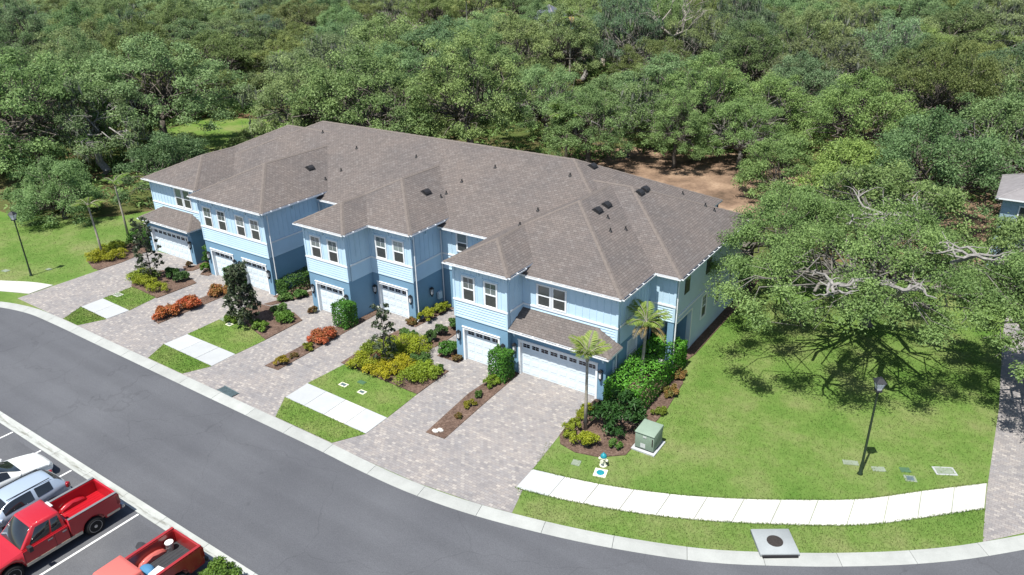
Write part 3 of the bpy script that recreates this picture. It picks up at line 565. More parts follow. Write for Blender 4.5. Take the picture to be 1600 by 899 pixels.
# ------------------------------------------------------------------ roofs: convex solids, the outermost surfaces show
def roof(x0, x1, y0, y1, E, pl=None, pr=None, pf=None, pb=None, th=.11, extra=(), parent=BL, cap=True, mats=('shingle', 'trim'), capmat='ridge'):
    pln = []
    if pl: pln.append((Vector((x0, 0, E)), Vector((-pl, 0, 1))))
    if pr: pln.append((Vector((x1, 0, E)), Vector((pr, 0, 1))))
    if pf: pln.append((Vector((0, y0, E)), Vector((0, -pf, 1))))
    if pb: pln.append((Vector((0, y1, E)), Vector((0, pb, 1))))
    pln += [(Vector(a), Vector(n)) for a, n in extra]
    bm = bmesh.new(); b = MB(); b.box(x0, x1, y0, y1, E - th, E + 14)
    vs = [bm.verts.new(v) for v in b.v]; [bm.faces.new([vs[i] for i in f]) for f in b.f]
    for co, no in pln:
        r = bmesh.ops.bisect_plane(bm, geom=bm.verts[:] + bm.edges[:] + bm.faces[:], dist=1e-5, plane_co=co, plane_no=no, clear_outer=True)
        ed = [e for e in r['geom_cut'] if isinstance(e, bmesh.types.BMEdge) and len(e.link_faces) == 1]
        if len(ed) > 2: bmesh.ops.holes_fill(bm, edges=ed, sides=0)
        bmesh.ops.remove_doubles(bm, verts=bm.verts, dist=1e-4)
    bmesh.ops.recalc_face_normals(bm, faces=bm.faces)
    uv = bm.loops.layers.uv.new('UVMap'); caps = []
    for f_ in bm.faces:
        n = f_.normal; f_.material_index = 0 if n.z > .3 else 1
        h = Vector((-n.y, n.x, 0)); h = h.normalized() if h.length > 1e-4 else Vector((1, 0, 0)); s = n.cross(h)
        for lp in f_.loops: lp[uv].uv = (lp.vert.co.dot(h), lp.vert.co.dot(s))
    for e in bm.edges:
        if len(e.link_faces) == 2 and all(f_.normal.z > .3 for f_ in e.link_faces): caps.append((e.verts[0].co.copy(), e.verts[1].co.copy(), [f_.normal.copy() for f_ in e.link_faces], [f_.calc_center_median() for f_ in e.link_faces]))
    me = bpy.data.meshes.new('roof'); bm.to_mesh(me); bm.free(); o = link('roof', me, mats, parent)
    if cap:
        b = MB()
        for a, c, ns, cs in caps:
            L = (c - a).length; d = (c - a).normalized(); nn = max(1, int(L / .3)); up = (ns[0] + ns[1]).normalized()
            for k in range(nn):
                p = a + d * (L * k / nn); q = a + d * (L * (k + 1) / nn); lift = .022 + .012 * (k % 2)
                for n_, c_ in zip(ns, cs):
                    t = n_.cross(d).normalized()
                    if (c_ - a).dot(t) < 0: t = -t
                    fc = [p + up * lift, q + up * lift, q + t * .14 + n_ * .012, p + t * .14 + n_ * .012]
                    if (fc[1] - fc[0]).cross(fc[3] - fc[0]).dot(n_) < 0: fc = fc[::-1]
                    b.face(fc)
        if b.f: b.build('ridge_cap', capmat, o)
    return o
roof(-35.4, 5.1, 4.88, 19.8, EM, .43, .46, .49, .485)
roof(-36.97, -25, 4.885, 17.8, EM - .004, .462, None, .489, .485)
roof(-2.0, 8.0, 5.285, 17.4, EM - .002, None, .45, .45, .45)
roof(-3.9, 6.43, 1.23, 12, EM, None, .45, .45, None, extra=[((-4.13, 0, 6.365), (-.5, 0, 1))])
roof(-4.13, .38, -.38, 9, EB, .5, .5, .5)
roof(-16.68, -8.52, 1.82, 12, EB - .005, .5, .5, .5); roof(-16.70, -12.14, -.38, 6, EB, .5, .5, .5)
roof(-28.12, -19.98, -.38, 13, EB, .5, .5, .5); roof(-36.972, -29.93, 1.34, 11, EM - .001, .45, .45, .45)
roof(.02, 6.42, .05, 1.60, 2.962, None, .505, .505, th=.11); roof(-36.74, -29.96, .14, 1.69, 2.962, .505, .505, .505, th=.11)
def gutter(p0, p1):
    p0, p1 = Vector(p0), Vector(p1); d = (p1 - p0).normalized(); n = Vector((d.y, -d.x, 0)); b = MB(); L = (p1 - p0).length
    f = Fac(p0.x, p0.y, d.x, d.y, L); z = p0.z
    f.box(b, 0, L, z - .10, z - .088, 0.002, .13); f.box(b, 0, L, z - .088, z - .02, .115, .13); f.box(b, 0, .01, z - .088, z - .02, 0.002, .115); f.box(b, L - .01, L, z - .088, z - .02, .002, .115)
    for k in range(1, int(L / .8)): f.box(b, k * .8, k * .8 + .07, z - .05, z - .03, .004, .114)
    g = b.build('gutter', 'trim', BL); b = MB(); f.box(b, .011, L - .011, z - .087, z - .06, .003, .113); b.build('gutter_shade', 'dark', g)  # dark strip stands in for the shade inside the open gutter
for g in (((-4.13, -.38, EB), (.38, -.38, EB)), ((-12.14, 1.82, EB), (-8.52, 1.82, EB)), ((-16.7, -.38, EB), (-12.14, -.38, EB)), ((-28.12, -.38, EB), (-19.98, -.38, EB)), ((.5, 1.23, EM), (6.43, 1.23, EM)), ((6.43, 1.23, EM), (6.43, 5.1, EM)),
          ((8, 5.285, EM), (8, 17.4, EM)), ((6.6, 5.285, EM), (8, 5.285, EM)), ((-8.4, 4.88, EM), (-4.2, 4.88, EM)), ((-19.9, 4.88, EM), (-16.8, 4.88, EM)), ((-8.52, 1.82, EB), (-8.52, 5.2, EB)), ((-19.98, -.38, EB), (-19.98, 5.2, EB)), ((.38, -.38, EB), (.38, 1.3, EB)), ((-12.14, -.38, EB), (-12.14, 1.7, EB)),
          ((.05, .05, 2.962), (6.42, .05, 2.962)), ((-36.74, .14, 2.962), (-29.96, .14, 2.962)), ((-36.97, 1.34, EM), (-30, 1.34, EM))): gutter(*g)
def spout(x, y, z1, z0=.05, foot=(.0, -.25)):
    b = MB(); b.tube([(x, y, z1), (x, y, z0 + .1), (x + foot[0], y + foot[1], z0)], .042, 6); b.build('downspout', 'trim', BL)
for a in ((-8.83, 2.42, 6.0), (-8.83, 5.12, 5.6), (-20.29, .3, 6.0), (-20.29, 5.0, 5.6), (6.13, 1.45, 2.7), (7.69, 5.8, 5.7), (-3.83, 4.9, 6.0)): spout(*a)
spout(7.69, 16.85, 5.7, .05, (.35, .05))
for x, y, z in ((-20.3, 4.2, 1.3), (-20.3, 3.4, 1.2), (-8.82, 4.6, 1.1)):
    b = MB(); b.box(x - .04, x + .12, y - .18, y + .18, z - .25, z + .25); b.build('meter_box', 'sidewall', BL)
for pos, rz in VENTS:
    b = MB(); prof = [(-.22, .0), (-.22, .07), (-.1, .15), (.16, .17), (.25, .05), (.25, .0)]; W_ = .27
    A_ = [(-W_, y, z) for y, z in prof]; C_ = [(W_, y, z) for y, z in prof]; b.face(A_); b.face(C_[::-1])
    for i in range(len(prof)): j = (i + 1) % len(prof); b.face([A_[j], A_[i], C_[i], C_[j]])
    b.box(-.34, .34, -.3, .3, -.02, .012); o = b.build('roof_vent', 'ventblack', BL, fix=True); o.matrix_local = Matrix.Translation(pos) @ rz
for pos in PIPES:
    b = MB(); b.tube([(0, 0, -.1), (0, 0, .2)], .045, 8); b.lathe([(.13, -.02), (.06, .08)], n=8); o = b.build('vent_pipe', 'ventblack', BL); o.location = pos

# ------------------------------------------------------------------ street furniture
def copy_tree(o, parent=None):
    c = o.copy(); col.objects.link(c); c.parent = parent
    for ch in list(o.children): copy_tree(ch, c)
    return c
def street_lamp(loc, label):
    t = thing('street_lamp', label, 'street lamp', loc, .5, 'lantern posts on the lawns')
    b = MB(); b.lathe([(.13, 0), (.13, .05), (.085, .12), (.075, .6), (.06, .7), (.045, 4.35), (.06, 4.42), (.05, 4.55)], n=12); b.build('pole', 'lampgreen', t, True)
    b = MB(); a, c = .10, .2; z0, z1 = 4.62, 5.02
    b.box(-.14, .14, -.14, .14, 4.55, 4.62)
    for sx, sy in ((1, 1), (-1, 1), (-1, -1), (1, -1)): b.tube([(sx * a, sy * a, z0), (sx * c, sy * c, z1)], .014, 4)
    b.box(-.23, .23, -.23, .23, z1, z1 + .03); k = len(b.v); b.v += [(-.23, -.23, z1 + .03), (.23, -.23, z1 + .03), (.23, .23, z1 + .03), (-.23, .23, z1 + .03), (-.08, -.08, z1 + .2), (.08, -.08, z1 + .2), (.08, .08, z1 + .2), (-.08, .08, z1 + .2)]
    for q in ((0, 1, 5, 4), (1, 2, 6, 5), (2, 3, 7, 6), (3, 0, 4, 7), (4, 5, 6, 7)): b.f.append(tuple(k + i for i in q)); b.mi.append(0)
    b.lathe([(.05, z1 + .2), (.03, z1 + .26)], n=8); b.build('lantern', 'black', t)
    P = [(a - .01, c - .01)]
    for i in range(4):
        g = MB(); a2, c2 = a - .008, c - .008; s = [(-1, -1), (1, -1), (1, 1), (-1, 1)]; p, q = s[i], s[(i + 1) % 4]
        g.face([(p[0] * a2, p[1] * a2, z0), (q[0] * a2, q[1] * a2, z0), (q[0] * c2, q[1] * c2, z1), (p[0] * c2, p[1] * c2, z1)]); g.build('glass_panel', 'frost', t)
street_lamp((18.9, 1.42, 0), 'dark green lantern post on the right lawn before the spreading oak')
street_lamp((-39.6, -7.7, 0), 'dark green lantern post on the left lawn beyond the driveways')
t = thing('transformer_box', 'green metal transformer cabinet on a concrete pad beside the mulch bed', 'transformer', (9.7, -1.95, 0))
b = MB(); b.box(-.62, .62, -.66, .72, -.05, .075); b.build('pad', 'walk_grey', t)
b = MB(); b.box(-.48, .48, -.48, .55, .075, .13); b.build('base', 'dark', t); b = MB(); b.box(-.5, .5, -.5, .56, .13, 1.0); k = b.mesh('cabinet'); bevel_mesh(k, .02); link('cabinet', k, 'green', t)
b = MB(); b.hexa([(-.53, -.54, 1.0), (.53, -.54, 1.0), (.53, .58, 1.0), (-.53, .58, 1.0), (-.51, -.5, 1.06), (.51, -.5, 1.06), (.51, .56, 1.14), (-.51, .56, 1.14)]); k = b.mesh('lid'); bevel_mesh(k, .015); link('lid', k, 'green', t)
b = MB(); b.box(-.2, .06, -.506, -.5, .2, .44); b.build('label_plate', 'label', t); b = MB(); b.box(-.08, .1, -.52, -.5, .8, .88); b.build('warning_plate', 'label', t); b = MB(); b.box(.40, .45, -.53, -.5, .45, .85); b.build('hinge', 'iron', t)
t = thing('fire_hydrant', 'cream fire hydrant with a teal bonnet on the lawn', 'fire hydrant', (8.55, -4.5, 0))
b = MB(); b.lathe([(.19, 0), (.19, .06), (.12, .07), (.115, .42), (.16, .43), (.16, .5), (.12, .51)], n=14); b.build('barrel', 'cream', t, True)
b = MB(); b.lathe([(.155, .5), (.16, .55), (.13, .64), (.06, .70), (.03, .71), (.03, .76), (.0, .77)], n=14); b.build('bonnet', 'teal', t, True)
for x in (-1, 1): b = MB(); b.tube([(x * .1, 0, .36), (x * .24, 0, .36)], .065, 10); b.build('outlet', 'cream', t)
b = MB(); b.tube([(0, -.1, .34), (0, -.22, .34)], .085, 10); b.build('pumper_outlet', 'cream', t)
t = thing('valve_cover', 'square cream concrete valve cover with a round teal lid', 'valve cover', (8.7, -5.08, 0), .25); b = MB(); b.box(-.3, .3, -.3, .3, -.05, .035); b.build('collar', 'cream', t); b = MB(); b.lathe([(.19, .034), (.19, .048), (.12, .055)], n=18); b.build('lid', 'teal', t)
def cover(x, y, label, w=.42, l=.3, rz=0, lid='greenlid', z=0.0, mat='cover'):
    t = thing('utility_cover', label, 'utility cover', (x, y, z), rz, 'small covers set in the grass'); b = MB(); b.box(-w / 2, w / 2, -l / 2, l / 2, -.04, .022); b.build('collar', mat, t); b = MB(); b.box(-w / 2 + .09, w / 2 - .09, -l / 2 + .07, l / 2 - .07, .022, .03); b.build('lid', lid, t)
cover(18.35, 2.05, 'pale oblong cover in the grass left of the right lantern post', .7, .35, .4, 'cover'); cover(19.55, 2.25, 'small oblong cover in the grass just right of the right lantern post', .6, .35, .5, 'cover'); cover(20.6, 2.85, 'dark green cover in the grass behind a pale square one', .45, .35, .5, 'greenlid', 0, 'greenlid')
cover(20.9, 2.3, 'pale square cover with a darker lid, before the dark green cover', .5, .45, .4, 'steel'); cover(22.15, 3.75, 'largest pale cover, on the lawn near the right driveway', .95, .6, .5, 'cover', 0, 'walk_grey'); cover(7.36, -5.02, 'grey square cover beside the driveway edge left of the hydrant', .42, .42, .2, 'cover')
cover(-7.3, -6.05, 'left of two cream meter covers before the golden shrubs', .55, .34, 0, 'steel', .036, 'cream'); cover(-5.85, -6.05, 'right of two cream meter covers before the golden shrubs', .5, .34, 0, 'steel', .036, 'cream'); cover(-6.6, -5.3, 'dark green round-cornered cover near the golden shrubs', .5, .3, 0, 'greenlid', .036, 'greenlid')
cover(-19.3, -4.75, 'cream cover on the grass by the tall magnolia', .5, .34, 0, 'steel', .036, 'cream'); cover(-20.2, -4.5, 'flat pale cover left of the one by the tall magnolia', .6, .3, 0, 'cover', .036); cover(-30.3, -6.1, 'white cover on the grass below the farthest front garden', .75, .5, 0, 'cover', .036, 'walk')
cover(-42.4, -8.3, 'pale cover by the left sidewalk', .6, .4, .2, 'cover'); cover(-39.7, -6.3, 'pale cover in the grass behind the left lantern post', .5, .3, .2, 'cover')
for x, y, lab in ((.2, -6.55, 'larger white stone lying in the near mulch strip'), (.03, -6.75, 'smaller white stone at the end of the near mulch strip')):
    b = MB(); b.lathe([(.05, -.04), (.15, .0), (.16, .06), (.1, .12)], n=7); k = b.mesh('stone'); [setattr(v, 'co', Vector((v.co.x * 1.3, v.co.y * .8, v.co.z))) for v in k.vertices]; o = link('stone', k, 'stone'); o.location = (x, y, .045); tag(o, lab, 'stone')
t = thing('storm_drain', 'sloping concrete storm drain top with a round manhole in the kerb', 'storm drain', (16.9, -5.25, 0), .585)
b = MB(); b.box(-.8, .8, -.72, .72, .02, .16); k = b.mesh('top_slab'); bevel_mesh(k, .012, 1); link('top_slab', k, 'drain', t); b = MB(); b.box(-.72, .72, -.80, -.70, -.09, .10); b.build('throat', 'dark', t); b = MB(); b.box(-.8, .8, -.7, .6, -.1, .03); b.build('box', 'drain', t)
b = MB(); b.lathe([(.33, .155), (.33, .168), (.29, .17)], n=24); mh = b.build('manhole_cover', 'iron', t)
for k in range(7): b = MB(); c = math.sqrt(.27 ** 2 - (-.24 + .08 * k) ** 2); b.box(-.24 + .08 * k - .018, -.24 + .08 * k + .018, -c, c, .17, .178); b.build('rib', 'iron', mh)
t = thing('gully_grate', 'steel gully grate sunk in the pavers beside the kerb', 'gully grate', (-12.35, -10.08, .012), -.06); b = MB(); b.box(-.7, .7, -.24, .24, -.06, .006); b.build('pit', 'dark', t)
b = MB(); [b.box(-.7 + .1 * k - .03, -.7 + .1 * k + .03, -.22, .22, .006, .022) for k in range(1, 14)]; b.box(-.72, .72, -.26, -.22, .0, .024); b.box(-.72, .72, .22, .26, .0, .024); b.build('grate_bars', 'steel', t)
for x, y, r, lab in ((11.95, -11.4, .12, 'small round iron cap in the road near the right kerb'),):
    b = MB(); b.lathe([(r, -.056), (r, -.045), (r * .6, -.043)], n=14); o = b.build('road_cover', 'iron'); o.location = (x, y, 0); tag(o, lab, 'iron cover')
b = MB(); b.prism([(6 * .0 + .28 * math.cos(a) * (1 + .2 * math.sin(3 * a)), .2 * math.sin(a)) for a in [k * math.pi / 8 for k in range(16)]], -.052, -.047); o = b.build('oil_stain', 'oil'); o.location = (-5.35, -19.75, 0); tag(o, 'dark oil stain on the empty parking bay', 'stain'); b.f = []

# ------------------------------------------------------------------ vehicles
def wheel(t, x, y, r=.4, w=.26):
    s = 1 if x > 0 else -1; z = r
    b = MB(); b.lathe([(r * .68, -w / 2), (r * .93, -w / 2), (r, -w / 2 + .05), (r, w / 2 - .05), (r * .93, w / 2), (r * .68, w / 2)], n=24, axis='x'); wh = b.build('wheel', 'tyre', t, True); wh.location = (x, y, z)
    b = MB(); b.lathe([(r * .69, s * (w / 2 - .11)), (r * .69, s * (w / 2 + .004)), (r * .655, s * (w / 2 + .004)), (r * .63, s * (w / 2 - .08))], n=24, axis='x')
    for k in range(6):
        a = k * math.pi / 3; ca, sa = math.cos(a), math.sin(a); L, h = r * .64, .05; xx = s * (w / 2 - .03)
        q = lambda l, e, d: (xx + s * d, ca * l - sa * e, sa * l + ca * e)
        b.hexa([q(.03, -h, -.02), q(L, -h * 1.2, -.02), q(L, h * 1.2, -.02), q(.03, h, -.02), q(.03, -h * .8, .03), q(L, -h, .02), q(L, h, .02), q(.03, h * .8, .03)])
    b.lathe([(.07, s * (w / 2 - .05)), (.07, s * (w / 2 + .012)), (.04, s * (w / 2 + .016))], n=10, axis='x'); b.build('rim', 'chrome', wh, fix=True)
    b = MB(); b.lathe([(r * .62, s * (w / 2 - .1)), (r * .62, s * (w / 2 - .085))], n=16, axis='x'); b.build('brake_disc', 'iron', wh)
def prof_body(name, prof, x0, x1, mat, t, bev=.03):
    b = MB(); n = len(prof); A = [(x0, y, z) for y, z in prof]; C = [(x1, y, z) for y, z in prof]; b.face(A); b.face(C[::-1])
    for i in range(n): j = (i + 1) % n; b.face([A[j], A[i], C[i], C[j]])
    me = b.mesh(name); bm = bmesh.new(); bm.from_mesh(me); bmesh.ops.remove_doubles(bm, verts=bm.verts, dist=1e-4); bmesh.ops.recalc_face_normals(bm, faces=bm.faces)
    ed = [e for e in bm.edges if len(e.link_faces) == 2 and e.calc_face_angle(0) > R(15)]; bmesh.ops.bevel(bm, geom=ed, offset=bev, segments=2, affect='EDGES', clamp_overlap=True)
    big = [f for f in bm.faces if len(f.verts) > 4]; bmesh.ops.triangulate(bm, faces=big); bm.to_mesh(me); bm.free()
    me.polygons.foreach_set('use_smooth', [f.area < .05 for f in me.polygons]); me.update(); return link(name, me, mat, t)
def arch(yc, r, z, n=8): return [(yc - r * math.cos(math.pi * k / n), z + r * math.sin(math.pi * k / n) * 1.0) for k in range(n + 1)]
def pickup(loc, label, paint_, roofpaint, two_tone, cargo):
    t = thing('pickup_truck', label, 'pickup truck', loc); fa, ra, zr = -1.92, 1.42, .40
    low = [(-2.85, .42)] + [(p[0], p[1]) for p in arch(fa, .5, .42)] + [(.43, .42)]
    cabtop = [(.43, 1.22), (-1.38, 1.18), (-1.62, 1.14), (-2.55, 1.06), (-2.82, .96), (-2.88, .7)]
    prof_body('body', low + cabtop, -.965, .965, paint_, t, .045)
    b = MB(); b.box(-.80, .80, .44, 2.56, .46, .705); b.build('bed_frame', paint_, t)
    side_prof = [(.45, .44)] + arch(ra, .5, .44) + [(2.62, .48), (2.62, 1.36), (.45, 1.38)]
    for s in (-1, 1): prof_body('bed_side', side_prof, s * .82, s * .975, paint_, t, .03)
    b = MB(); b.box(-.82, .82, 2.54, 2.63, .58, 1.35); k = b.mesh('tailgate'); bevel_mesh(k, .02); link('tailgate', k, paint_, t); b = MB(); b.box(-.3, .3, 2.63, 2.65, 1.0, 1.12); b.build('tailgate_handle', 'black', t)
    b = MB(); b.box(-.82, .82, .44, .50, .70, 1.37); b.build('bed_bulkhead', paint_, t); b = MB(); b.box(-.82, .82, .5, 2.54, .70, .725)
    for k in range(9): b.box(-.75 + .17 * k, -.75 + .17 * k + .06, .5, 2.54, .725, .735)
    b.build('bed_floor', 'bedliner' if cargo else paint_, t)
    for s in (-1, 1):
        pr = [(ra + .62 * math.cos(a), .7 + .30 * math.sin(a)) for a in [math.pi * k / 8 for k in range(9)]]; prof_body('wheel_well', pr, s * .60, s * .825, roofpaint if cargo else paint_, t, .05)
        b = MB(); b.box(s * .84 if s > 0 else -.97, .97 if s > 0 else -.84, .5, 2.6, 1.375, 1.395); b.build('bed_rail', 'greypaint' if not cargo else paint_, t)
        b = MB(); lx = s * .972; b.box(min(lx, lx + s * .012), max(lx, lx + s * .012), -1.38, .88, .42, .56); b.box(min(lx, lx + s * .012), max(lx, lx + s * .012), 1.97, 2.55, .50, .60); b.build('rocker_panel', 'beige' if two_tone else paint_, t)
        b = MB(); b.box(s * .965 if s > 0 else -.985, .985 if s > 0 else -.965, -.42, -.22, 1.0, 1.05); b.box(s * .965 if s > 0 else -.985, .985 if s > 0 else -.965, .17, .33, 1.0, 1.05); b.build('door_handle', 'greypaint', t)
        b = MB()
        for yy in (-1.36, -.15, .41): b.box(s * .966 if s > 0 else -.9685, .9685 if s > 0 else -.966, yy - .006, yy + .006, .5, 1.16)
        b.build('door_seam', 'dark', t)
        b = MB(); b.hexa([(s * 1.0, -1.22, 1.14), (s * 1.22, -1.20, 1.14), (s * 1.22, -1.05, 1.14), (s * 1.0, -1.08, 1.14), (s * 1.0, -1.22, 1.36), (s * 1.22, -1.2, 1.36), (s * 1.22, -1.05, 1.36), (s * 1.0, -1.08, 1.36)][::1] if s > 0 else [(s * 1.22, -1.20, 1.14), (s * 1.0, -1.22, 1.14), (s * 1.0, -1.08, 1.14), (s * 1.22, -1.05, 1.14), (s * 1.22, -1.2, 1.36), (s * 1.0, -1.22, 1.36), (s * 1.0, -1.08, 1.36), (s * 1.22, -1.05, 1.36)])
        b.box(min(s * .88, s * 1.0), max(s * .88, s * 1.0), -1.19, -1.12, 1.16, 1.22); k = b.mesh('mirror'); link('mirror', k, 'black' if two_tone else paint_, t)
        b = MB(); b.box(s * .78 if s > 0 else -.985, .985 if s > 0 else -.78, 2.50, 2.645, .82, 1.28); b.build('tail_lamp', 'tail', t)
        b = MB(); b.box(s * .55 if s > 0 else -.93, .93 if s > 0 else -.55, -2.9, -2.7, .78, .98); b.build('headlight', 'lamp', t)
        for y in (fa, ra):
            wheel(t, s * .86, y, .40, .26)
    # cab: greenhouse with its windows
    zb, zt = 1.17, 1.88; B_ = [(-.90, -1.42), (.90, -1.42), (.90, .43), (-.90, .43)]; T_ = [(-.70, -.72), (.70, -.72), (.72, .34), (-.72, .34)]
    b = MB(); b.hexa([(x, y, zb) for x, y in B_] + [(x, y, zt) for x, y in T_]); k = b.mesh('cab'); bevel_mesh(k, .06, 3); link('cab', k, roofpaint, t)
    b = MB(); b.hexa([(-.66, -.66, zt - .005), (.66, -.66, zt - .005), (.68, .30, zt - .005), (-.68, .30, zt - .005), (-.5, -.5, zt + .035), (.5, -.5, zt + .035), (.52, .2, zt + .035), (-.52, .2, zt + .035)]); k = b.mesh('roof_panel'); bevel_mesh(k, .03, 2); link('roof_panel', k, roofpaint, t)
    def quad_on(P, name, ins, off=.012):   # window set on a cab face P (4 corners), inset and proud
        P = [Vector(p) for p in P]; n = (P[1] - P[0]).cross(P[3] - P[0]).normalized(); c = sum(P, Vector()) / 4
        def bl(u, v): return (P[0] * (1 - u) + P[1] * u) * (1 - v) + (P[3] * (1 - u) + P[2] * u) * v
        a = [bl(ins[0], ins[2]), bl(ins[1], ins[2]), bl(ins[1], ins[3]), bl(ins[0], ins[3])]; bb = MB(); bb.hexa([p - n * .02 for p in a] + [p + n * off for p in a]); me = bb.mesh(name); bevel_mesh(me, .006, 1); return link(name, me, 'glass', t)
    g = lambda i, j: [(B_[i][0], B_[i][1], zb), (B_[j][0], B_[j][1], zb), (T_[j][0], T_[j][1], zt), (T_[i][0], T_[i][1], zt)]
    quad_on(g(0, 1), 'windshield', (.05, .95, .06, .92)); quad_on(g(2, 3), 'rear_window', (.10, .90, .14, .84))
    for i, j in ((1, 2), (3, 0)):
        fr = (lambda a, c: (a, c)) if i == 1 else (lambda a, c: (1 - c, 1 - a))
        quad_on(g(i, j), 'side_window', fr(.16, .62) + (.10, .86)); quad_on(g(i, j), 'side_window', fr(.66, .90) + (.10, .84))
    b = MB(); b.box(-.95, .95, 2.66, 2.80, .46, .64); k = b.mesh('rear_bumper'); bevel_mesh(k, .03); link('rear_bumper', k, 'chrome' if two_tone else 'black', t)
    b = MB(); b.box(-.97, .97, -3.0, -2.82, .42, .66); k = b.mesh('front_bumper'); bevel_mesh(k, .04); link('front_bumper', k, 'chrome', t); b = MB(); b.box(-.5, .5, -2.91, -2.85, .68, .98); b.build('grille', 'black', t)
    b = MB(); b.box(-.70, .70, -2.3, 2.3, .30, .52); b.build('underbody', 'dark', t)
    for y in (fa, ra): b = MB(); b.box(-.72, .72, y - .48, y + .48, .38, .95 if y < 0 else .69); b.build('wheel_housing', 'dark', t)
    b = MB(); b.box(.9702, .974, .62, .74, .90, 1.02); b.build('fuel_cap', 'label', t)
    if two_tone: b = MB(); b.box(-.28, .18, .30, .40, 1.86, 1.895); b.build('stop_lamp', 'label', t)
    return t
pickup((-8.6, -21.75, -.051), 'bright red pickup with an empty bed and beige lower trim', 'red', 'red', True, False)
pickup((-2.68, -21.70, -.051), 'faded red pickup with a white bucket and cooler in its dark bed', 'red2', 'faded', False, True)
bz = .684
t = thing('bucket', 'white plastic bucket in the back corner of the faded red pickup bed', 'bucket', (-3.28, -19.55, bz)); b = MB(); b.lathe([(.13, 0), (.155, .36), (.165, .36), (.165, .33)], n=18); b.build('pail', 'plastic', t, True); b = MB(); b.lathe([(.168, .35), (.168, .385), (.12, .39)], n=18); b.build('lid', 'plastic', t); b = MB(); b.tube([(-.16, 0, .3), (-.12, -.1, .2), (0, -.165, .14), (.12, -.1, .2), (.16, 0, .3)], .008, 5); b.build('handle', 'chrome', t)
t = thing('cooler_box', 'white square lidded box by the cab in the faded red pickup bed', 'cooler', (-2.2, -20.72, bz), .15); b = MB(); b.box(-.27, .27, -.24, .24, 0, .3); k = b.mesh('box'); bevel_mesh(k, .02); link('box', k, 'plastic', t); b = MB(); b.box(-.28, .28, -.25, .25, .3, .36); k = b.mesh('lid'); bevel_mesh(k, .015); link('lid', k, 'plastic', t)
def crumple(name, loc, sx, sy, sz, mat, label, cat, seed):
    bm = bmesh.new(); bmesh.ops.create_icosphere(bm, subdivisions=3, radius=1); rr = random.Random(seed)
    ph = [(rr.uniform(2, 6), rr.uniform(0, 6)) for _ in range(6)]
    for v in bm.verts:
        f = 1 + .22 * sum(math.sin(v.co[i % 3] * p + q) for i, (p, q) in enumerate(ph)) / 3; v.co = Vector((v.co.x * sx * f, v.co.y * sy * f, max(-.3, v.co.z * f) * sz))
    me = bpy.data.meshes.new(name); bm.to_mesh(me); bm.free(); o = link(name, me, mat); o.location = (loc[0], loc[1], loc[2] + .3 * sz); tag(o, label, cat)
crumple('tarp', (-2.95, -20.75, bz), .34, .26, .2, 'blue', 'crumpled blue tarp behind the cab of the faded red pickup', 'tarp', 3)
crumple('bag', (-2.05, -20.2, bz), .16, .12, .2, 'plastic', 'small white bag beside the white box in the pickup bed', 'bag', 4); crumple('bag', (-1.98, -19.85, bz), .13, .11, .16, 'beige', 'small beige bag along the bed side of the faded red pickup', 'bag', 8)
def spline(P, n):
    P = np.asarray(P, float); k = len(P); out = []
    Q = np.concatenate([[2 * P[0] - P[1]], P, [2 * P[-1] - P[-2]]])
    for i in range(k - 1):
        a, b_, c, d = Q[i:i + 4]
        for s in range(n): t_ = s / n; out.append(.5 * (2 * b_ + (c - a) * t_ + (2 * a - 5 * b_ + 4 * c - d) * t_ ** 2 + (3 * b_ - a - 3 * c + d) * t_ ** 3))
    out.append(P[-1]); return np.array(out)
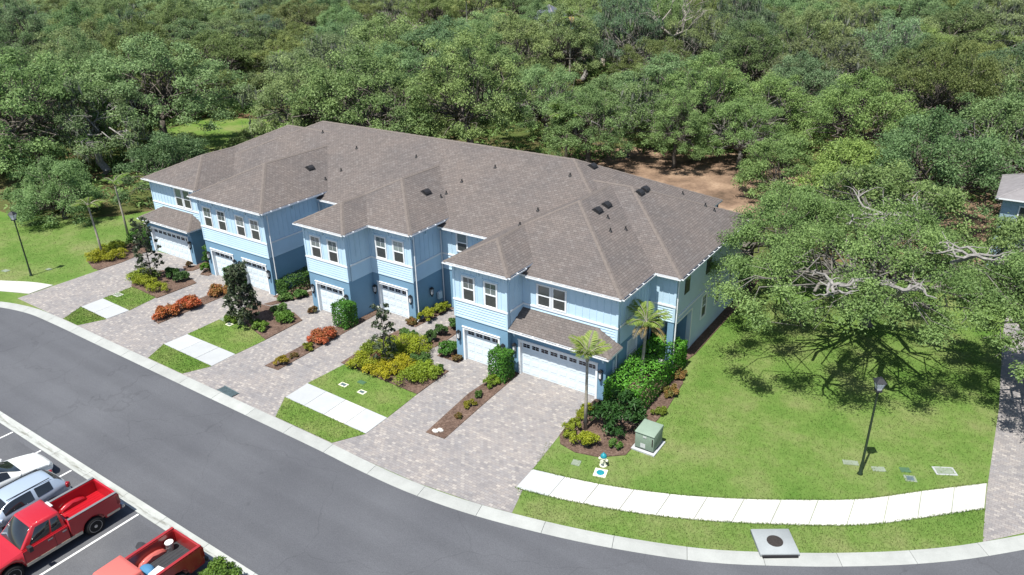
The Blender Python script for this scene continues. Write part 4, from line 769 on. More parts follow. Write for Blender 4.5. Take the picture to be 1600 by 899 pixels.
def car(loc, rz, label, paint_, st, wheels, wr, glass, kind, lamps):
    # st: stations (y, zsill, zbelt, ztop, wsill, wbelt, wtop)
    t = thing(kind, label, 'car', loc, rz); n = 6; S = spline(st, n); rows = []
    for y, zs, zb_, zt, ws, wb, wt in S:
        half = np.array([(ws * .86, zs), (ws, zs + .12), (wb * 1.01, zs + (zb_ - zs) * .6), (wb, zb_), (wt + (wb - wt) * .18, zb_ + (zt - zb_) * .8), (wt * .86, zt - .02 * (zt > zb_ + .1)), (wt * .4, zt + .012), (0, zt + .02)])
        h = spline(half, 4); full = [(x, y, z) for x, z in h] + [(-x, y, z) for x, z in h[::-1][1:]]; rows.append(full)
    G = np.array(rows); m = G.shape[1]; b = MB(); b.v = [tuple(p) for p in G.reshape(-1, 3)]
    for i in range(len(rows) - 1):
        for j in range(m - 1): b.f.append((i * m + j, i * m + j + 1, (i + 1) * m + j + 1, (i + 1) * m + j)); b.mi.append(0)
    b.f += [tuple(range(m))[::-1], tuple((len(rows) - 1) * m + j for j in range(m))]; b.mi += [0, 0]; b.build('body', paint_, t, True, True)
    du = np.gradient(G, axis=0); dv = np.gradient(G, axis=1); Nn = np.cross(dv, du); Nn /= np.maximum(np.linalg.norm(Nn, axis=2, keepdims=True), 1e-9)
    if (Nn[len(rows) // 2, m // 2] @ np.array([0, 0, 1])) < 0: Nn = -Nn
    for name, i0, i1, j0, j1 in glass:
        for mir in ((0, 1) if name == 'side_window' else (0,)):
            J = list(range(j0, j1 + 1)); J = [m - 1 - j for j in J][::-1] if mir else J; b = MB(); idx = {}
            I = list(range(int(i0 * n), int(i1 * n) + 1))
            for i in I:
                for j in J: idx[i, j] = len(b.v); b.v.append(tuple(G[i, j] + Nn[i, j] * .012))
            for a in range(len(I) - 1):
                for c in range(len(J) - 1): b.f.append((idx[I[a], J[c]], idx[I[a], J[c + 1]], idx[I[a + 1], J[c + 1]], idx[I[a + 1], J[c]])); b.mi.append(0)
            b.build(name, 'glass', t, True)
    for y in wheels:
        for s in (-1, 1):
            wheel(t, s * (max(q[4] for q in st) - .10), y, wr, .22); b = MB(); b.lathe([(wr + .075, s * (max(q[4] for q in st) - .06)), (wr + .075, s * (max(q[4] for q in st) + .006))], n=22, axis='x'); o = b.build('wheel_arch', 'dark', t); o.location = (0, y, wr + .02)
    for nm, mat, x, y, z, sx, sy, sz in lamps:
        for s in (-1, 1): b = MB(); b.box(-sx, sx, -sy, sy, -sz, sz); k = b.mesh(nm); bevel_mesh(k, min(sx, sy, sz) * .5, 2); o = link(nm, k, mat, t); o.location = (s * x, y, z); o.rotation_euler[2] = s * .5 * (1 if nm != 'roof_rail' else 0)
    return t
# nose at -y; the white car is turned round to face the kerb
sed = [(-2.3, .32, .50, .56, .62, .60, .5), (-2.1, .24, .66, .72, .80, .76, .62), (-1.5, .22, .80, .88, .86, .84, .70), (-.95, .2, .90, .98, .88, .87, .70), (-.15, .2, .94, 1.38, .89, .87, .58), (.5, .2, .95, 1.46, .89, .87, .58), (1.1, .2, .96, 1.38, .89, .86, .58), (1.75, .22, .97, 1.06, .88, .84, .62), (2.2, .26, .9, .98, .82, .78, .6), (2.35, .36, .7, .78, .7, .66, .5)]
car((-14.1, -21.45, -.051), math.pi, 'white sedan parked nose to the kerb beside the silver blue estate', 'whitecar', sed, (-1.38, 1.35), .33, [('windshield', 3.15, 4.0, 18, 38), ('side_window', 3.7, 5.9, 13, 17), ('rear_window', 6.15, 6.95, 18, 38)], 'parked_car', [('headlight', 'lamp', .64, -2.06, .62, .16, .12, .07), ('mirror', 'whitecar', .98, -.75, 1.0, .10, .07, .07)])
suv = [(-2.2, .34, .60, .68, .64, .62, .48), (-2.0, .26, .80, .89, .82, .78, .64), (-1.2, .24, .95, 1.04, .88, .86, .72), (-.9, .22, .99, 1.10, .89, .88, .72), (-.2, .22, 1.0, 1.50, .9, .88, .62), (.5, .22, 1.01, 1.58, .9, .88, .62), (1.3, .22, 1.03, 1.55, .9, .87, .61), (1.8, .24, 1.06, 1.47, .88, .84, .57), (2.15, .30, 1.0, 1.14, .84, .78, .60), (2.3, .38, .78, .88, .76, .70, .54)]
car((-11.42, -22.0, -.051), 0, 'silver blue estate car beside the bright red pickup, its tail to the kerb', 'bluecar', suv, (-1.4, 1.38), .35, [('windshield', 3.15, 4.0, 18, 38), ('side_window', 3.75, 5.4, 13, 17), ('side_window', 5.5, 6.6, 13, 17), ('rear_window', 7.15, 7.85, 18, 38)], 'parked_car', [('tail_lamp', 'tail', .74, 2.17, .95, .12, .1, .12), ('roof_rail', 'black', .56, .75, 1.585, .018, .9, .018), ('mirror', 'bluecar', 1.02, -.7, 1.1, .10, .07, .08)])

# ------------------------------------------------------------------ plants
def unit(n): return nrm(rng.normal(size=(n, 3)))
def blob_leaves(centers, radii, per, size, flat=.8, up=.35, fill=.5, low=-.6):
    """leaves spread through and over clumps; returns positions, normals, tint"""
    C = np.repeat(np.asarray(centers), per, axis=0); r = np.repeat(np.asarray(radii), per)
    d = unit(len(C)); d[:, 2] = np.where(d[:, 2] < low, -d[:, 2], d[:, 2])
    rr = r * (rng.random(len(C)) ** fill) * rng.uniform(.82, 1.15, len(C))
    P = C + d * rr[:, None] * np.array([1, 1, flat]); N = d * .6 + rng.normal(size=d.shape) * .5 + np.array([0, 0, up])
    t = np.repeat(rng.random(len(centers)), per) * .5 + rng.random(len(C)) * .5
    return P, N, t
def shrub(name, label, cat, loc, rx, ry, h, mat='shrubleaf', color=(1, 1, 1), n=900, size=.11, lumps=14, boxy=False, group=None, rz=0, aspect=.55):
    k = lumps; a = rng.uniform(0, 2 * math.pi, k); q = np.sqrt(rng.random(k)); z = rng.random(k)
    if boxy:
        c = np.stack([rng.uniform(-1, 1, k) * (rx - .14), rng.uniform(-1, 1, k) * (ry - .14), .12 + z * (h - .28)], 1); r = np.full(k, .26) * min(1, h)
        P = np.stack([rng.uniform(-rx, rx, n), rng.uniform(-ry, ry, n), rng.uniform(.06, h, n)], 1); ax = rng.integers(0, 5, n)
        N = rng.normal(size=(n, 3)) * .6; T = np.array([[1, 0, 0], [-1, 0, 0], [0, 1, 0], [0, -1, 0], [0, 0, 1]])[ax]; jit = rng.normal(0, .045, n)
        for i, (dim, sg, lim) in enumerate(((0, 1, rx), (0, -1, -rx), (1, 1, ry), (1, -1, -ry), (2, 1, h))): P[ax == i, dim] = (lim + jit[ax == i] - sg * .03)
        wob = .06 * np.sin(P[:, 0] * 5 + 1) * np.cos(P[:, 1] * 4) ; P[:, 2] += wob * (ax == 4); N = N + T * .9 + np.array([0, 0, .25]); t = rng.random(n)
    else:
        sp = .86; zz = h * (.30 + .42 * z) ; s_ = np.sqrt(np.clip(1 - (z * .75) ** 2, 0, 1))
        c = np.stack([np.cos(a) * q * rx * sp * s_, np.sin(a) * q * ry * sp * s_, zz], 1); r = rng.uniform(.26, .40, k) * min(rx, ry, h * 1.2)
        P, N, t = blob_leaves(c, r, max(4, n // k), size, .85, .4, .35)
    P[:, 2] = np.maximum(P[:, 2], .03)
    root = thing(name, label, cat, (loc[0], loc[1], loc[2] if len(loc) > 2 else .03), rz, group)
    o = link('foliage', leaf_mesh('foliage', P, N, size * rng.uniform(.7, 1.3, len(P)), t, aspect, (mat,)), None, root); o.color = color + (1,)
    b = MB()
    for i in range(min(7, k)): b.tube([(c[i][0] * .2, c[i][1] * .2, -.05), (c[i][0] * .6, c[i][1] * .6, c[i][2] * .5), tuple(c[i])], [.03, .022, .012], 5)
    b.build('stems', 'bark', root); return root
def limb_path(a, b_, wob, k=4, sag=0.0):
    a, b_ = np.array(a, float), np.array(b_, float); L = np.linalg.norm(b_ - a); pts = [a]
    for i in range(1, k): t_ = i / k; p = a + (b_ - a) * t_ + rng.normal(0, wob * L, 3) * [1, 1, .6]; p[2] += math.sin(math.pi * t_) * sag * L; pts.append(p)
    return pts + [b_]
def make_tree(rx, ry, H, fork, nc, per, ls, lean=(0, 0), trunk_r=.35, crad=(.17, .27), flat=.62, open_=.5, limbs=6, moss=0, hull=0.55, sides=6, zlow=.30, aspect=.5, bare=0, gaps=()):
    """crown of leafy clumps over a branching skeleton: returns (crown mesh data, trunk MB, moss mesh)"""
    c = []; tries = 0
    while len(c) < nc and tries < nc * 60:
        tries += 1; a = rng.uniform(0, 2 * math.pi); ph = math.asin(rng.uniform(-.05, 1)); rho = rng.uniform(hull, 1) ** .6
        wv = 1 + .16 * math.sin(3 * a + nc) + .1 * math.sin(5 * a + 2)
        p = np.array([math.cos(a) * math.cos(ph) * rx * rho * wv, math.sin(a) * math.cos(ph) * ry * rho * wv, H * zlow + (H * (1 - zlow) * .93) * math.sin(ph) * rho + (1 - math.cos(ph)) * 0])
        if any((p[0] + lean[0] * .55 - g_[0]) ** 2 + (p[1] + lean[1] * .55 - g_[1]) ** 2 < g_[2] ** 2 for g_ in gaps): continue
        if all(np.linalg.norm((p - q) * [1, 1, 1.5]) > open_ * crad[0] * (rx + ry) * .5 for q in c): c.append(p)
    c = np.array(c); off = np.array([lean[0], lean[1], 0]) * .55; c[:, :2] += off[:2]; r = rng.uniform(*crad, len(c)) * (rx + ry) / 2
    P, N, t = blob_leaves(c, r, per, ls, flat, .5, .95, -.75)
    b = MB(); F = np.array([lean[0] * .22, lean[1] * .22, fork]); tp = limb_path((0, 0, -.2), F, .05, 4); b.tube(tp, np.linspace(trunk_r * 1.25, trunk_r * .8, 5), sides + 2)
    az = np.arctan2(c[:, 1] - F[1], c[:, 0] - F[0]); order = np.argsort(az); groups = np.array_split(order, limbs)
    for g in groups:
        if not len(g): continue
        m = c[g].mean(0); m = F + (m - F) * .8; m[2] = max(m[2] - .3, fork + .3); lp = limb_path(F, m, .09, 5, .05); b.tube(lp, np.linspace(trunk_r * .62, trunk_r * .26, 6), sides)
        for i in g:
            j = min(5, max(1, int(1 + 4 * rng.random()))); s0 = lp[j]; q = limb_path(s0, c[i] + np.array([0, 0, r[i] * .15]), .12, 4, .06); b.tube(q, np.linspace(trunk_r * .24, trunk_r * .05, 5), 5)
            if bare and rng.random() < bare:
                for _ in range(3): b.tube(limb_path(q[3], c[i] + unit(1)[0] * r[i] * 1.15 * [1, 1, .8], .15, 3), np.linspace(trunk_r * .07, .012, 4), 4)
    mo = None
    if moss:
        k = moss; src = P[rng.integers(0, len(P), k)] - [0, 0, .1]; T = np.tile([0, 0, 1.0], (k, 1)) + rng.normal(0, .12, (k, 3)); mo = (src - [0, 0, .35], np.concatenate([rng.normal(size=(k, 2)), np.zeros((k, 1))], 1), rng.uniform(.5, 1.3, k), rng.random(k), T)
    return (P, N, t, ls), b, mo
class Kind: pass
KINDS = {}
def kind(name, bark='bark', mat='leaf', **kw):
    (P, N, t, ls), b, mo = make_tree(**kw); k = Kind(); k.crown = leaf_mesh('crown', P, N, ls * rng.uniform(.65, 1.35, len(P)), t, kw.get('aspect', .5), (mat,)); k.trunk = b.mesh('trunk'); k.trunk.materials.append(M[bark]); k.trunk.polygons.foreach_set('use_smooth', [True] * len(k.trunk.polygons))
    k.moss = leaf_mesh('spanish_moss', mo[0], mo[1], mo[2], mo[3], .22, ('moss',), mo[4]) if mo else None; KINDS[name] = k
def plant(kname, name, label, cat, loc, s=1, rz=None, color=(1, 1, 1), group=None, sz=None):
    k = KINDS[kname]; t = thing(name, label, cat, loc, rng.uniform(0, 6.28) if rz is None else rz, group); t.scale = (s, s, s if sz is None else sz)
    o = link('trunk', k.trunk, None, t); o = link('crown', k.crown, None, t); o.color = tuple(color) + (1,)
    if k.moss: o = link('spanish_moss', k.moss, None, t, kind='stuff')
    return t
# kinds for the wood
kind('oak', rx=7.0, ry=6.6, H=11.4, fork=3.2, nc=104, per=380, ls=.21, trunk_r=.36, crad=(.13, .21), open_=.85)
kind('oak_b', rx=7.8, ry=6.2, H=10.6, fork=2.8, nc=96, per=380, ls=.21, trunk_r=.40, lean=(1.4, .4), bare=.12, bark='palebark', crad=(.13, .21), open_=.85)
kind('oak_c', rx=5.4, ry=5.8, H=13.0, fork=4.0, nc=92, per=360, ls=.21, trunk_r=.32, zlow=.26, crad=(.15, .24), open_=.85)
kind('mossy', rx=7.2, ry=6.8, H=11.6, fork=3.0, nc=90, per=360, ls=.19, trunk_r=.38, moss=1400, bare=.15, bark='palebark', crad=(.13, .21), open_=.9)
kind('low', rx=4.6, ry=4.2, H=6.6, fork=1.2, nc=70, per=380, ls=.18, trunk_r=.2, zlow=.2)
kind('round', rx=4.4, ry=4.0, H=7.2, fork=1.0, nc=90, per=380, ls=.17, trunk_r=.2, zlow=.12, crad=(.2, .3), flat=.8)
kind('bush', rx=2.2, ry=2.1, H=3.0, fork=.4, nc=40, per=300, ls=.14, trunk_r=.1, zlow=.12, crad=(.2, .32))
kind('open', rx=6.8, ry=6.2, H=10.6, fork=2.8, nc=58, per=400, ls=.2, trunk_r=.36, bare=.7, bark='limb', crad=(.13, .21), moss=500, open_=1.0)
# dead tree
b = MB()
def dead(p, d, L, r, lv):
    q = limb_path(p, np.array(p) + d * L, .1, 3); b.tube(q, np.linspace(r, r * .55, 4), 5)
    if lv:
        for _ in range(3 if lv > 1 else 2): dd = d + rng.normal(0, .55, 3) * [1, 1, .5]; dead(q[rng.integers(2, 4)], dd / np.linalg.norm(dd), L * .68, r * .5, lv - 1)
dead((0, 0, 0), np.array([.05, 0, 1.0]), 3.6, .24, 4); DEAD = b.mesh('branches'); DEAD.materials.append(M['deadwood'])
# palms
def frond_mesh(L=2.2, droop=.75, leaf=.72, n=38, mat='frond'):
    P = []; N = []; T = []; S = []; b = MB(); pts = []
    for i in range(11): u = i / 10; pts.append((L * (u - .18 * droop * u * u), 0, L * (.55 * u - droop * .85 * u * u)))
    for i in range(n):
        u = .12 + .88 * i / n; x = L * (u - .18 * droop * u * u); z = L * (.55 * u - droop * .85 * u * u); l = leaf * (math.sin(math.pi * min(1, u * .9 + .12)) ** .6)
        for s in (-1, 1): d = np.array([.55, s * .9, -.28 + rng.normal(0, .08)]); d /= np.linalg.norm(d); P.append(np.array([x, 0, z]) + d * l * .5); T.append(d); N.append([.2, -.2 * s, 1]); S.append(l)
    me = leaf_mesh('frond', np.array(P), np.array(N, float), np.array(S), rng.random(len(P)), .10, (mat,), np.array(T)); return me, pts
FRONDS = {'long': frond_mesh(), 'short': frond_mesh(1.6, .7, .5), 'dry': frond_mesh(2.3, .8, .42, 34)}
def palm(label, loc, h, nf, s=1.0, r=.1, dry=0, color=(1, 1, 1), kindf='long', name='palm_tree', tilt=(0, 0), group=None, spread=1.0, upb=.0):
    t = thing(name, label, 'palm', loc, 0, group); top = (tilt[0], tilt[1], h); b = MB(); b.tube([(0, 0, -.1), (tilt[0] * .3, tilt[1] * .3, h * .4), (tilt[0] * .7, tilt[1] * .7, h * .75), top], [r * 1.3, r, r * .85, r * .8], 8); b.tube([(top[0], top[1], h - .1), (top[0], top[1], h + .35)], [r * 1.1, r * .5], 8); b.build('trunk', 'palmbark', t, True)
    me, pts = FRONDS[kindf]
    for k in range(nf + dry):
        isd = k >= nf; m, p = FRONDS['dry'] if isd else (me, pts); fr = link('frond', m, None, t); az = k * 2.39996 + rng.uniform(-.2, .2); el = rng.uniform(-.15, .75) * spread + upb if not isd else rng.uniform(-.35, .1)
        fr.location = (top[0], top[1], h + .2); fr.rotation_euler = (0, -el, az); q = s * rng.uniform(.85, 1.1); fr.scale = (q, q, q); fr.color = (color if not isd else (1.7, .95, 1.6)) + (1,)
        st = MB(); st.tube(p, np.linspace(.028, .006, len(p)), 4); 
        if k == 0 or 'stalk' + str(id(m)) not in FRONDS: FRONDS['stalk' + str(id(m))] = st.mesh('stalk'); FRONDS['stalk' + str(id(m))].materials.append(M['palmbark'])
        link('stalk', FRONDS['stalk' + str(id(m))], None, fr)
    return t
palm('young palm with upright green fronds before the right garage door', (6.42, -2.42, .04), 4.15, 11, .66, .085, 1, (1.05, 1.05, .9), 'long', spread=.9, upb=.45)
palm('palm with dry brown and green fronds by the right side hedge', (7.0, 2.95, .04), 3.75, 10, .74, .10, 6, (.95, 1, .9), 'long', tilt=(.1, 0), spread=.9, upb=.4)
palm('thin palm at the garden corner left of the farthest garage', (-38.05, -2.75, .04), 4.2, 6, .75, .085, 1, (.9, .95, .85), 'long', tilt=(-.5, .1), spread=.7, upb=.2)
palm('thin palm on the left lawn behind the garden palm', (-41.8, 1.6, .02), 4.4, 6, .75, .085, 1, (.75, .9, .75), 'long', tilt=(-.6, .2), spread=.7, upb=.2)
# young magnolias in the front gardens
def magnolia(label, loc, h, nc, per, rx, seedn, ls=.22, bare=.0):
    t = thing('magnolia_tree', label, 'magnolia', loc); b = MB(); top = (rng.normal(0, .1), rng.normal(0, .1), h * .95); tp = limb_path((0, 0, -.05), top, .015, 6); b.tube(tp, np.linspace(.05, .015, 7), 6); C = []
    for i in range(nc):
        z = h * (.16 + .84 * (i + rng.random()) / nc); a = i * 2.4 + rng.normal(0, .3); rr = rx * (1 - .62 * (z / h - .16)) * rng.uniform(.45, 1.05); p = np.array([math.cos(a) * rr, math.sin(a) * rr, z]); C.append(p); b.tube(limb_path((0, 0, max(.2, z - rr * .6)), p, .06, 3), np.linspace(.02, .008, 4), 4)
    b.build('trunk', 'bark', t); C = np.array(C); P, N, tt = blob_leaves(C, rng.uniform(.16, .3, nc), per, ls, .9, .3, .5)
    o = link('foliage', leaf_mesh('foliage', P, N, ls * rng.uniform(.7, 1.25, len(P)), tt, .5, ('darkleaf',)), None, t); return t
magnolia('small sparse dark magnolia among the golden shrubs', (-6.75, -3.1, .05), 4.0, 34, 24, .85, 1)
magnolia('tallest dense dark magnolia in front of the second bay', (-18.35, -4.2, .05), 4.2, 96, 44, 1.15, 2)
magnolia('slender magnolia with bare stems in the farthest front garden', (-30.5, -3.2, .05), 4.9, 60, 28, 1.15, 3)
gold = (1, 1, 1); N_ = shrub
SH = [('golden_shrub', 'golden shrub at the front left corner of the magnolia garden', -7.9, -3.95, .95, .7, .85, 'goldleaf', (.80, .88, .9)),
      ('golden_shrub', 'bright golden shrub at the front of the magnolia garden', -6.2, -4.15, 1.0, .62, .85, 'goldleaf', (1.1, 1.0, .8)),
      ('golden_shrub', 'bright golden shrub just right of the small magnolia', -5.5, -3.1, .95, .72, .95, 'goldleaf', (1.1, 1.0, .8)),
      ('golden_shrub', 'green gold shrub at the right front corner of the magnolia garden', -4.25, -3.75, .85, .8, .85, 'goldleaf', (.62, .82, 1)),
      ('golden_shrub', 'green gold shrub at the right end of the magnolia garden', -3.95, -2.6, .75, .7, .85, 'goldleaf', (.62, .85, 1)),
      ('golden_shrub', 'broad lime green shrub behind the small magnolia', -6.6, -1.2, 1.35, .95, 1.1, 'goldleaf', (.78, .92, .9)),
      ('green_shrub', 'dark green shrub in the middle of the magnolia garden', -5.1, -1.95, .8, .7, .8, 'shrubleaf', (.75, .8, .8)),
      ('golden_shrub', 'olive shrub at the left edge of the magnolia garden', -8.45, -2.1, .75, 1.0, .7, 'goldleaf', (.50, .66, .9)),
      ('grey_shrub', 'greyish tuft left of the narrow recess path', -8.45, .3, .42, .4, .55, 'shrubleaf', (1.2, 1.2, 1.3)), ('grey_shrub', 'greyish tuft at the head of the magnolia garden', -7.7, .35, .42, .4, .6, 'shrubleaf', (1.0, 1.1, 1.3)),
      ('golden_shrub', 'lime green shrub between the small magnolia and the left edge', -7.7, -1.6, .8, .8, .8, 'goldleaf', (.7, .85, .9)), ('golden_shrub', 'low green gold shrub behind the front row of golden shrubs', -6.9, -2.3, .8, .7, .7, 'goldleaf', (.6, .78, .9)), ('purple_shrub', 'leafless dusky twigs left of the small magnolia', -7.6, -2.75, .5, .5, .5, 'redleaf', (.45, .7, 1.2)),
      ('yellow_hedge', 'yellow green shrub beside the third garage under the downspout', -8.45, 2.7, .5, .85, 1.05, 'goldleaf', (.85, .95, .9)), ('yellow_hedge', 'yellow green shrub deep in the recess beside the nearest bay', -8.35, 4.3, .5, .8, .95, 'goldleaf', (.75, .9, .9)), ('red_shrub', 'low reddish shrub at the right foot of the third garage', -8.95, 1.85, .5, .4, .5, 'redleaf', (.55, 1.1, 1)),
      ('green_shrub', 'dark upright shrub first in the recess bed', -6.35, .55, .45, .45, .95, 'shrubleaf', (.72, .75, .9)), ('green_shrub', 'dark upright shrub second in the recess bed', -6.3, 1.7, .45, .45, .95, 'shrubleaf', (.7, .75, .9)), ('green_shrub', 'dark upright shrub third in the recess bed', -6.25, 2.9, .5, .5, .95, 'shrubleaf', (.8, .9, .9)), ('green_shrub', 'dark shrub last in the recess bed by the wall', -6.2, 4.2, .5, .5, .9, 'shrubleaf', (.8, .9, .9)),
      ('round_bush', 'round glossy green bush left of the nearest single garage', -4.45, -.1, .62, .62, 1.1, 'shrubleaf', (.85, 1.15, .8)), ('red_shrub', 'low russet shrub at the foot of the nearest single garage', -3.5, -.38, .36, .3, .5, 'redleaf', (.45, 1, .9)), ('small_shrub', 'thin sprig at the right tip of the magnolia garden', -3.55, -1.9, .25, .25, .55, 'shrubleaf', (.7, .8, .8)),
      ('red_shrub', 'orange red shrub in the strip by the clipped bush', -12.35, -2.9, .85, 1.05, .7, 'redleaf', (1.1, 1, 1)), ('yellow_shrub', 'yellow tuft just below the orange red shrub', -12.2, -4.3, .4, .4, .5, 'goldleaf', (.6, .65, .9)), ('yellow_shrub', 'yellow and red shrub at the street end of the middle strip', -12.05, -6.45, .5, .45, .65, 'goldleaf', (.85, .65, .9)),
      ('red_shrub', 'low russet shrub left of the second bay single garage', -15.98, -.42, .42, .36, .5, 'redleaf', (.42, .9, .9)),
      ('red_shrub', 'vivid red orange shrub at the street end of the far strip', -23.95, -6.2, .85, 1.0, .8, 'redleaf', (1.15, 1.15, .9)), ('red_shrub', 'vivid red orange shrub second in the far strip', -23.85, -4.7, .85, 1.1, .85, 'redleaf', (1.15, 1.0, .9)), ('red_shrub', 'paler orange and green shrub near the twin garages', -23.95, -2.0, .95, .8, .75, 'redleaf', (.85, 1.25, 1)),
      ('green_shrub', 'yellow green shrub left of the tallest magnolia', -19.5, -4.15, .55, .75, .65, 'shrubleaf', (1.35, 1.25, .7)), ('green_shrub', 'light green shrub right of the tallest magnolia', -17.05, -4.0, 1.2, .5, .6, 'shrubleaf', (1.35, 1.3, .8)), ('green_shrub', 'fresh green shrub behind the tallest magnolia', -16.7, -2.4, .9, .7, .7, 'shrubleaf', (1.1, 1.2, .8)), ('white_flower_shrub', 'pale flecked shrub at the head of the tall magnolia garden', -18.0, -1.6, .7, .55, .7, 'shrubleaf', (1.2, 1.2, 1.3)),
      ('white_flower_shrub', 'pale flecked shrub lowest in the row by the second recess path', -19.0, -.2, .5, .55, .6, 'shrubleaf', (1.3, 1.3, 1.4)), ('white_flower_shrub', 'pale flecked shrub middle of the row by the second recess path', -18.5, .8, .5, .55, .6, 'shrubleaf', (1.1, 1.2, 1.2)), ('green_shrub', 'green shrub at the top of the row by the second recess path', -18.0, 1.9, .5, .55, .65, 'shrubleaf', (.9, 1, .9)),
      ('green_bush', 'tall green bush in the gap beside the farthest garage', -29.3, 1.3, .75, .8, 2.0, 'shrubleaf', (.7, .95, .75)), ('green_bush', 'small bright bush at the left foot of the twin garage bay', -28.35, .05, .5, .45, .9, 'shrubleaf', (1.1, 1.25, .7)), ('red_shrub', 'little russet plant right of the farthest garage door', -30.35, -.1, .28, .28, .6, 'redleaf', (.4, .7, .8)),
      ('yellow_hedge', 'golden hedge along the front of the farthest front garden', -29.3, -4.0, 1.75, .62, .85, 'goldleaf', (.72, .82, .85)), ('yellow_hedge', 'golden hedge on the left side of the farthest front garden', -31.5, -3.5, .75, 1.1, .85, 'goldleaf', (.62, .8, .9)), ('green_shrub', 'dark spiky shrub at the right of the farthest front garden', -28.3, -2.1, .65, .6, .95, 'shrubleaf', (.75, .8, 1)), ('green_shrub', 'dark shrub behind the slender magnolia', -29.8, -2.0, .7, .55, .85, 'shrubleaf', (.6, .75, .7)), ('grey_shrub', 'pale dry tuft at the foot of the slender magnolia', -31.0, -2.6, .5, .45, .5, 'shrubleaf', (2, 1.6, 1.6)),
      ('golden_shrub', 'golden shrub at the front of the left palm bed', -38.3, -3.1, .95, .8, .85, 'goldleaf', (.85, .85, .8)), ('golden_shrub', 'golden shrub at the right of the left palm bed', -37.0, -2.2, .7, .8, .85, 'goldleaf', (.85, .85, .8)), ('golden_shrub', 'yellow green shrub at the back of the left palm bed', -38.9, -1.5, .9, .9, .8, 'goldleaf', (.65, .8, .8)), ('green_bush', 'large rounded green hedge left of the farthest garage', -37.9, .7, 1.5, 1.2, 1.55, 'shrubleaf', (.65, .95, .6)),
      ('golden_shrub', 'golden shrub nearest the hydrant', 7.15, -3.7, .85, .5, .75, 'goldleaf', (.8, .88, .8)), ('golden_shrub', 'golden shrub along the right driveway edge', 6.0, -3.0, .5, .8, .75, 'goldleaf', (.6, .74, .8)), ('golden_shrub', 'golden shrub at the foot of the right garage corner', 5.9, -1.5, .5, .85, .8, 'goldleaf', (.75, .84, .8)), ('green_shrub', 'little green shrub between the hydrant and the dark bush', 8.45, -3.05, .32, .32, .6, 'shrubleaf', (1, 1.1, .9)),
      ('orange_shrub', 'yellow orange low shrub right of the long hedge', 8.75, 2.9, .45, .9, .5, 'redleaf', (.55, 1.3, .9)), ('orange_shrub', 'yellow orange low shrub at the far right of the long hedge', 8.5, 4.9, .4, .8, .5, 'redleaf', (.55, 1.2, .9)), ('orange_shrub', 'olive shrub between the transformer and the long hedge', 9.0, .9, .4, .6, .45, 'goldleaf', (.45, .6, .9)),
      ('orange_shrub', 'yellow tuft in the middle of the near mulch strip', .15, -3.9, .35, .4, .45, 'goldleaf', (.7, .65, .9)), ('small_shrub', 'thin green sprig halfway up the near mulch strip', -.05, -2.9, .25, .3, .4, 'shrubleaf', (.8, .8, .7)), ('small_shrub', 'dry brownish sprig low in the near mulch strip', .25, -5.1, .22, .28, .3, 'redleaf', (.5, 1.2, 1)), ('small_shrub', 'dry brownish sprig in the middle of the middle strip', -12.2, -5.4, .25, .3, .35, 'redleaf', (.5, 1.1, 1)), ('green_shrub', 'yellow green shrub below the near clipped bush', -.1, -1.5, .45, .65, .6, 'goldleaf', (.5, .75, .9)), ('island_bush', 'rounded bush on the parking island beside the faded pickup', -.75, -19.15, .85, .75, .8, 'shrubleaf', (1.2, 1.15, .8))]
for nm, lab, x, y, rx, ry, h, mat, c_ in SH:
    if mat == 'goldleaf' and rx > .6: rx *= 1.25; ry *= 1.25; c_ = (c_[0] * 1.08, c_[1] * 1.1, c_[2])
    vol = rx * ry * h; shrub(nm, lab, 'shrub', (x, y), rx, ry, h, mat, c_, int(min(5200, 1100 + 3300 * vol)), (.12 if mat != 'goldleaf' else .09), int(12 + 14 * min(1.5, vol)))
shrub('clipped_bush', 'square clipped green bush between the nearest garages', 'shrub', (-.12, -.55), .58, .5, 1.75, 'shrubleaf', (.8, 1.2, .7), 3800, .115, 20, True)
shrub('clipped_bush', 'square clipped green bush at the corner of the stepped bay', 'shrub', (-12.62, -.6), .62, .55, 1.6, 'shrubleaf', (.8, 1.2, .7), 3800, .115, 20, True)
shrub('clipped_bush', 'square clipped green bush between the twin garages', 'shrub', (-23.9, -.6), .62, .5, 1.6, 'shrubleaf', (.75, 1.1, .7), 3200, .12, 20, True)
shrub('clipped_hedge', 'long clipped hedge along the wall of the second recess', 'hedge', (-19.75, 2.0), .6, 1.85, 1.15, 'shrubleaf', (.75, .9, .8), 4200, .12, 30, True)
shrub('clipped_hedge', 'long bright green hedge along the right side wall', 'hedge', (7.3, 3.0), 1.0, 3.3, 1.75, 'shrubleaf', (1.15, 1.75, .85), 10000, .14, 40, True)
kind('mango', mat='shrubleaf', rx=1.35, ry=1.3, H=2.15, fork=.35, nc=34, per=110, ls=.24, trunk_r=.06, zlow=.2, crad=(.24, .34), aspect=.3)
plant('mango', 'dark_bush', 'big dark drooping leaved bush behind the transformer', 'shrub', (7.9, -1.35, .04), 1, 0, (.42, .62, .62))

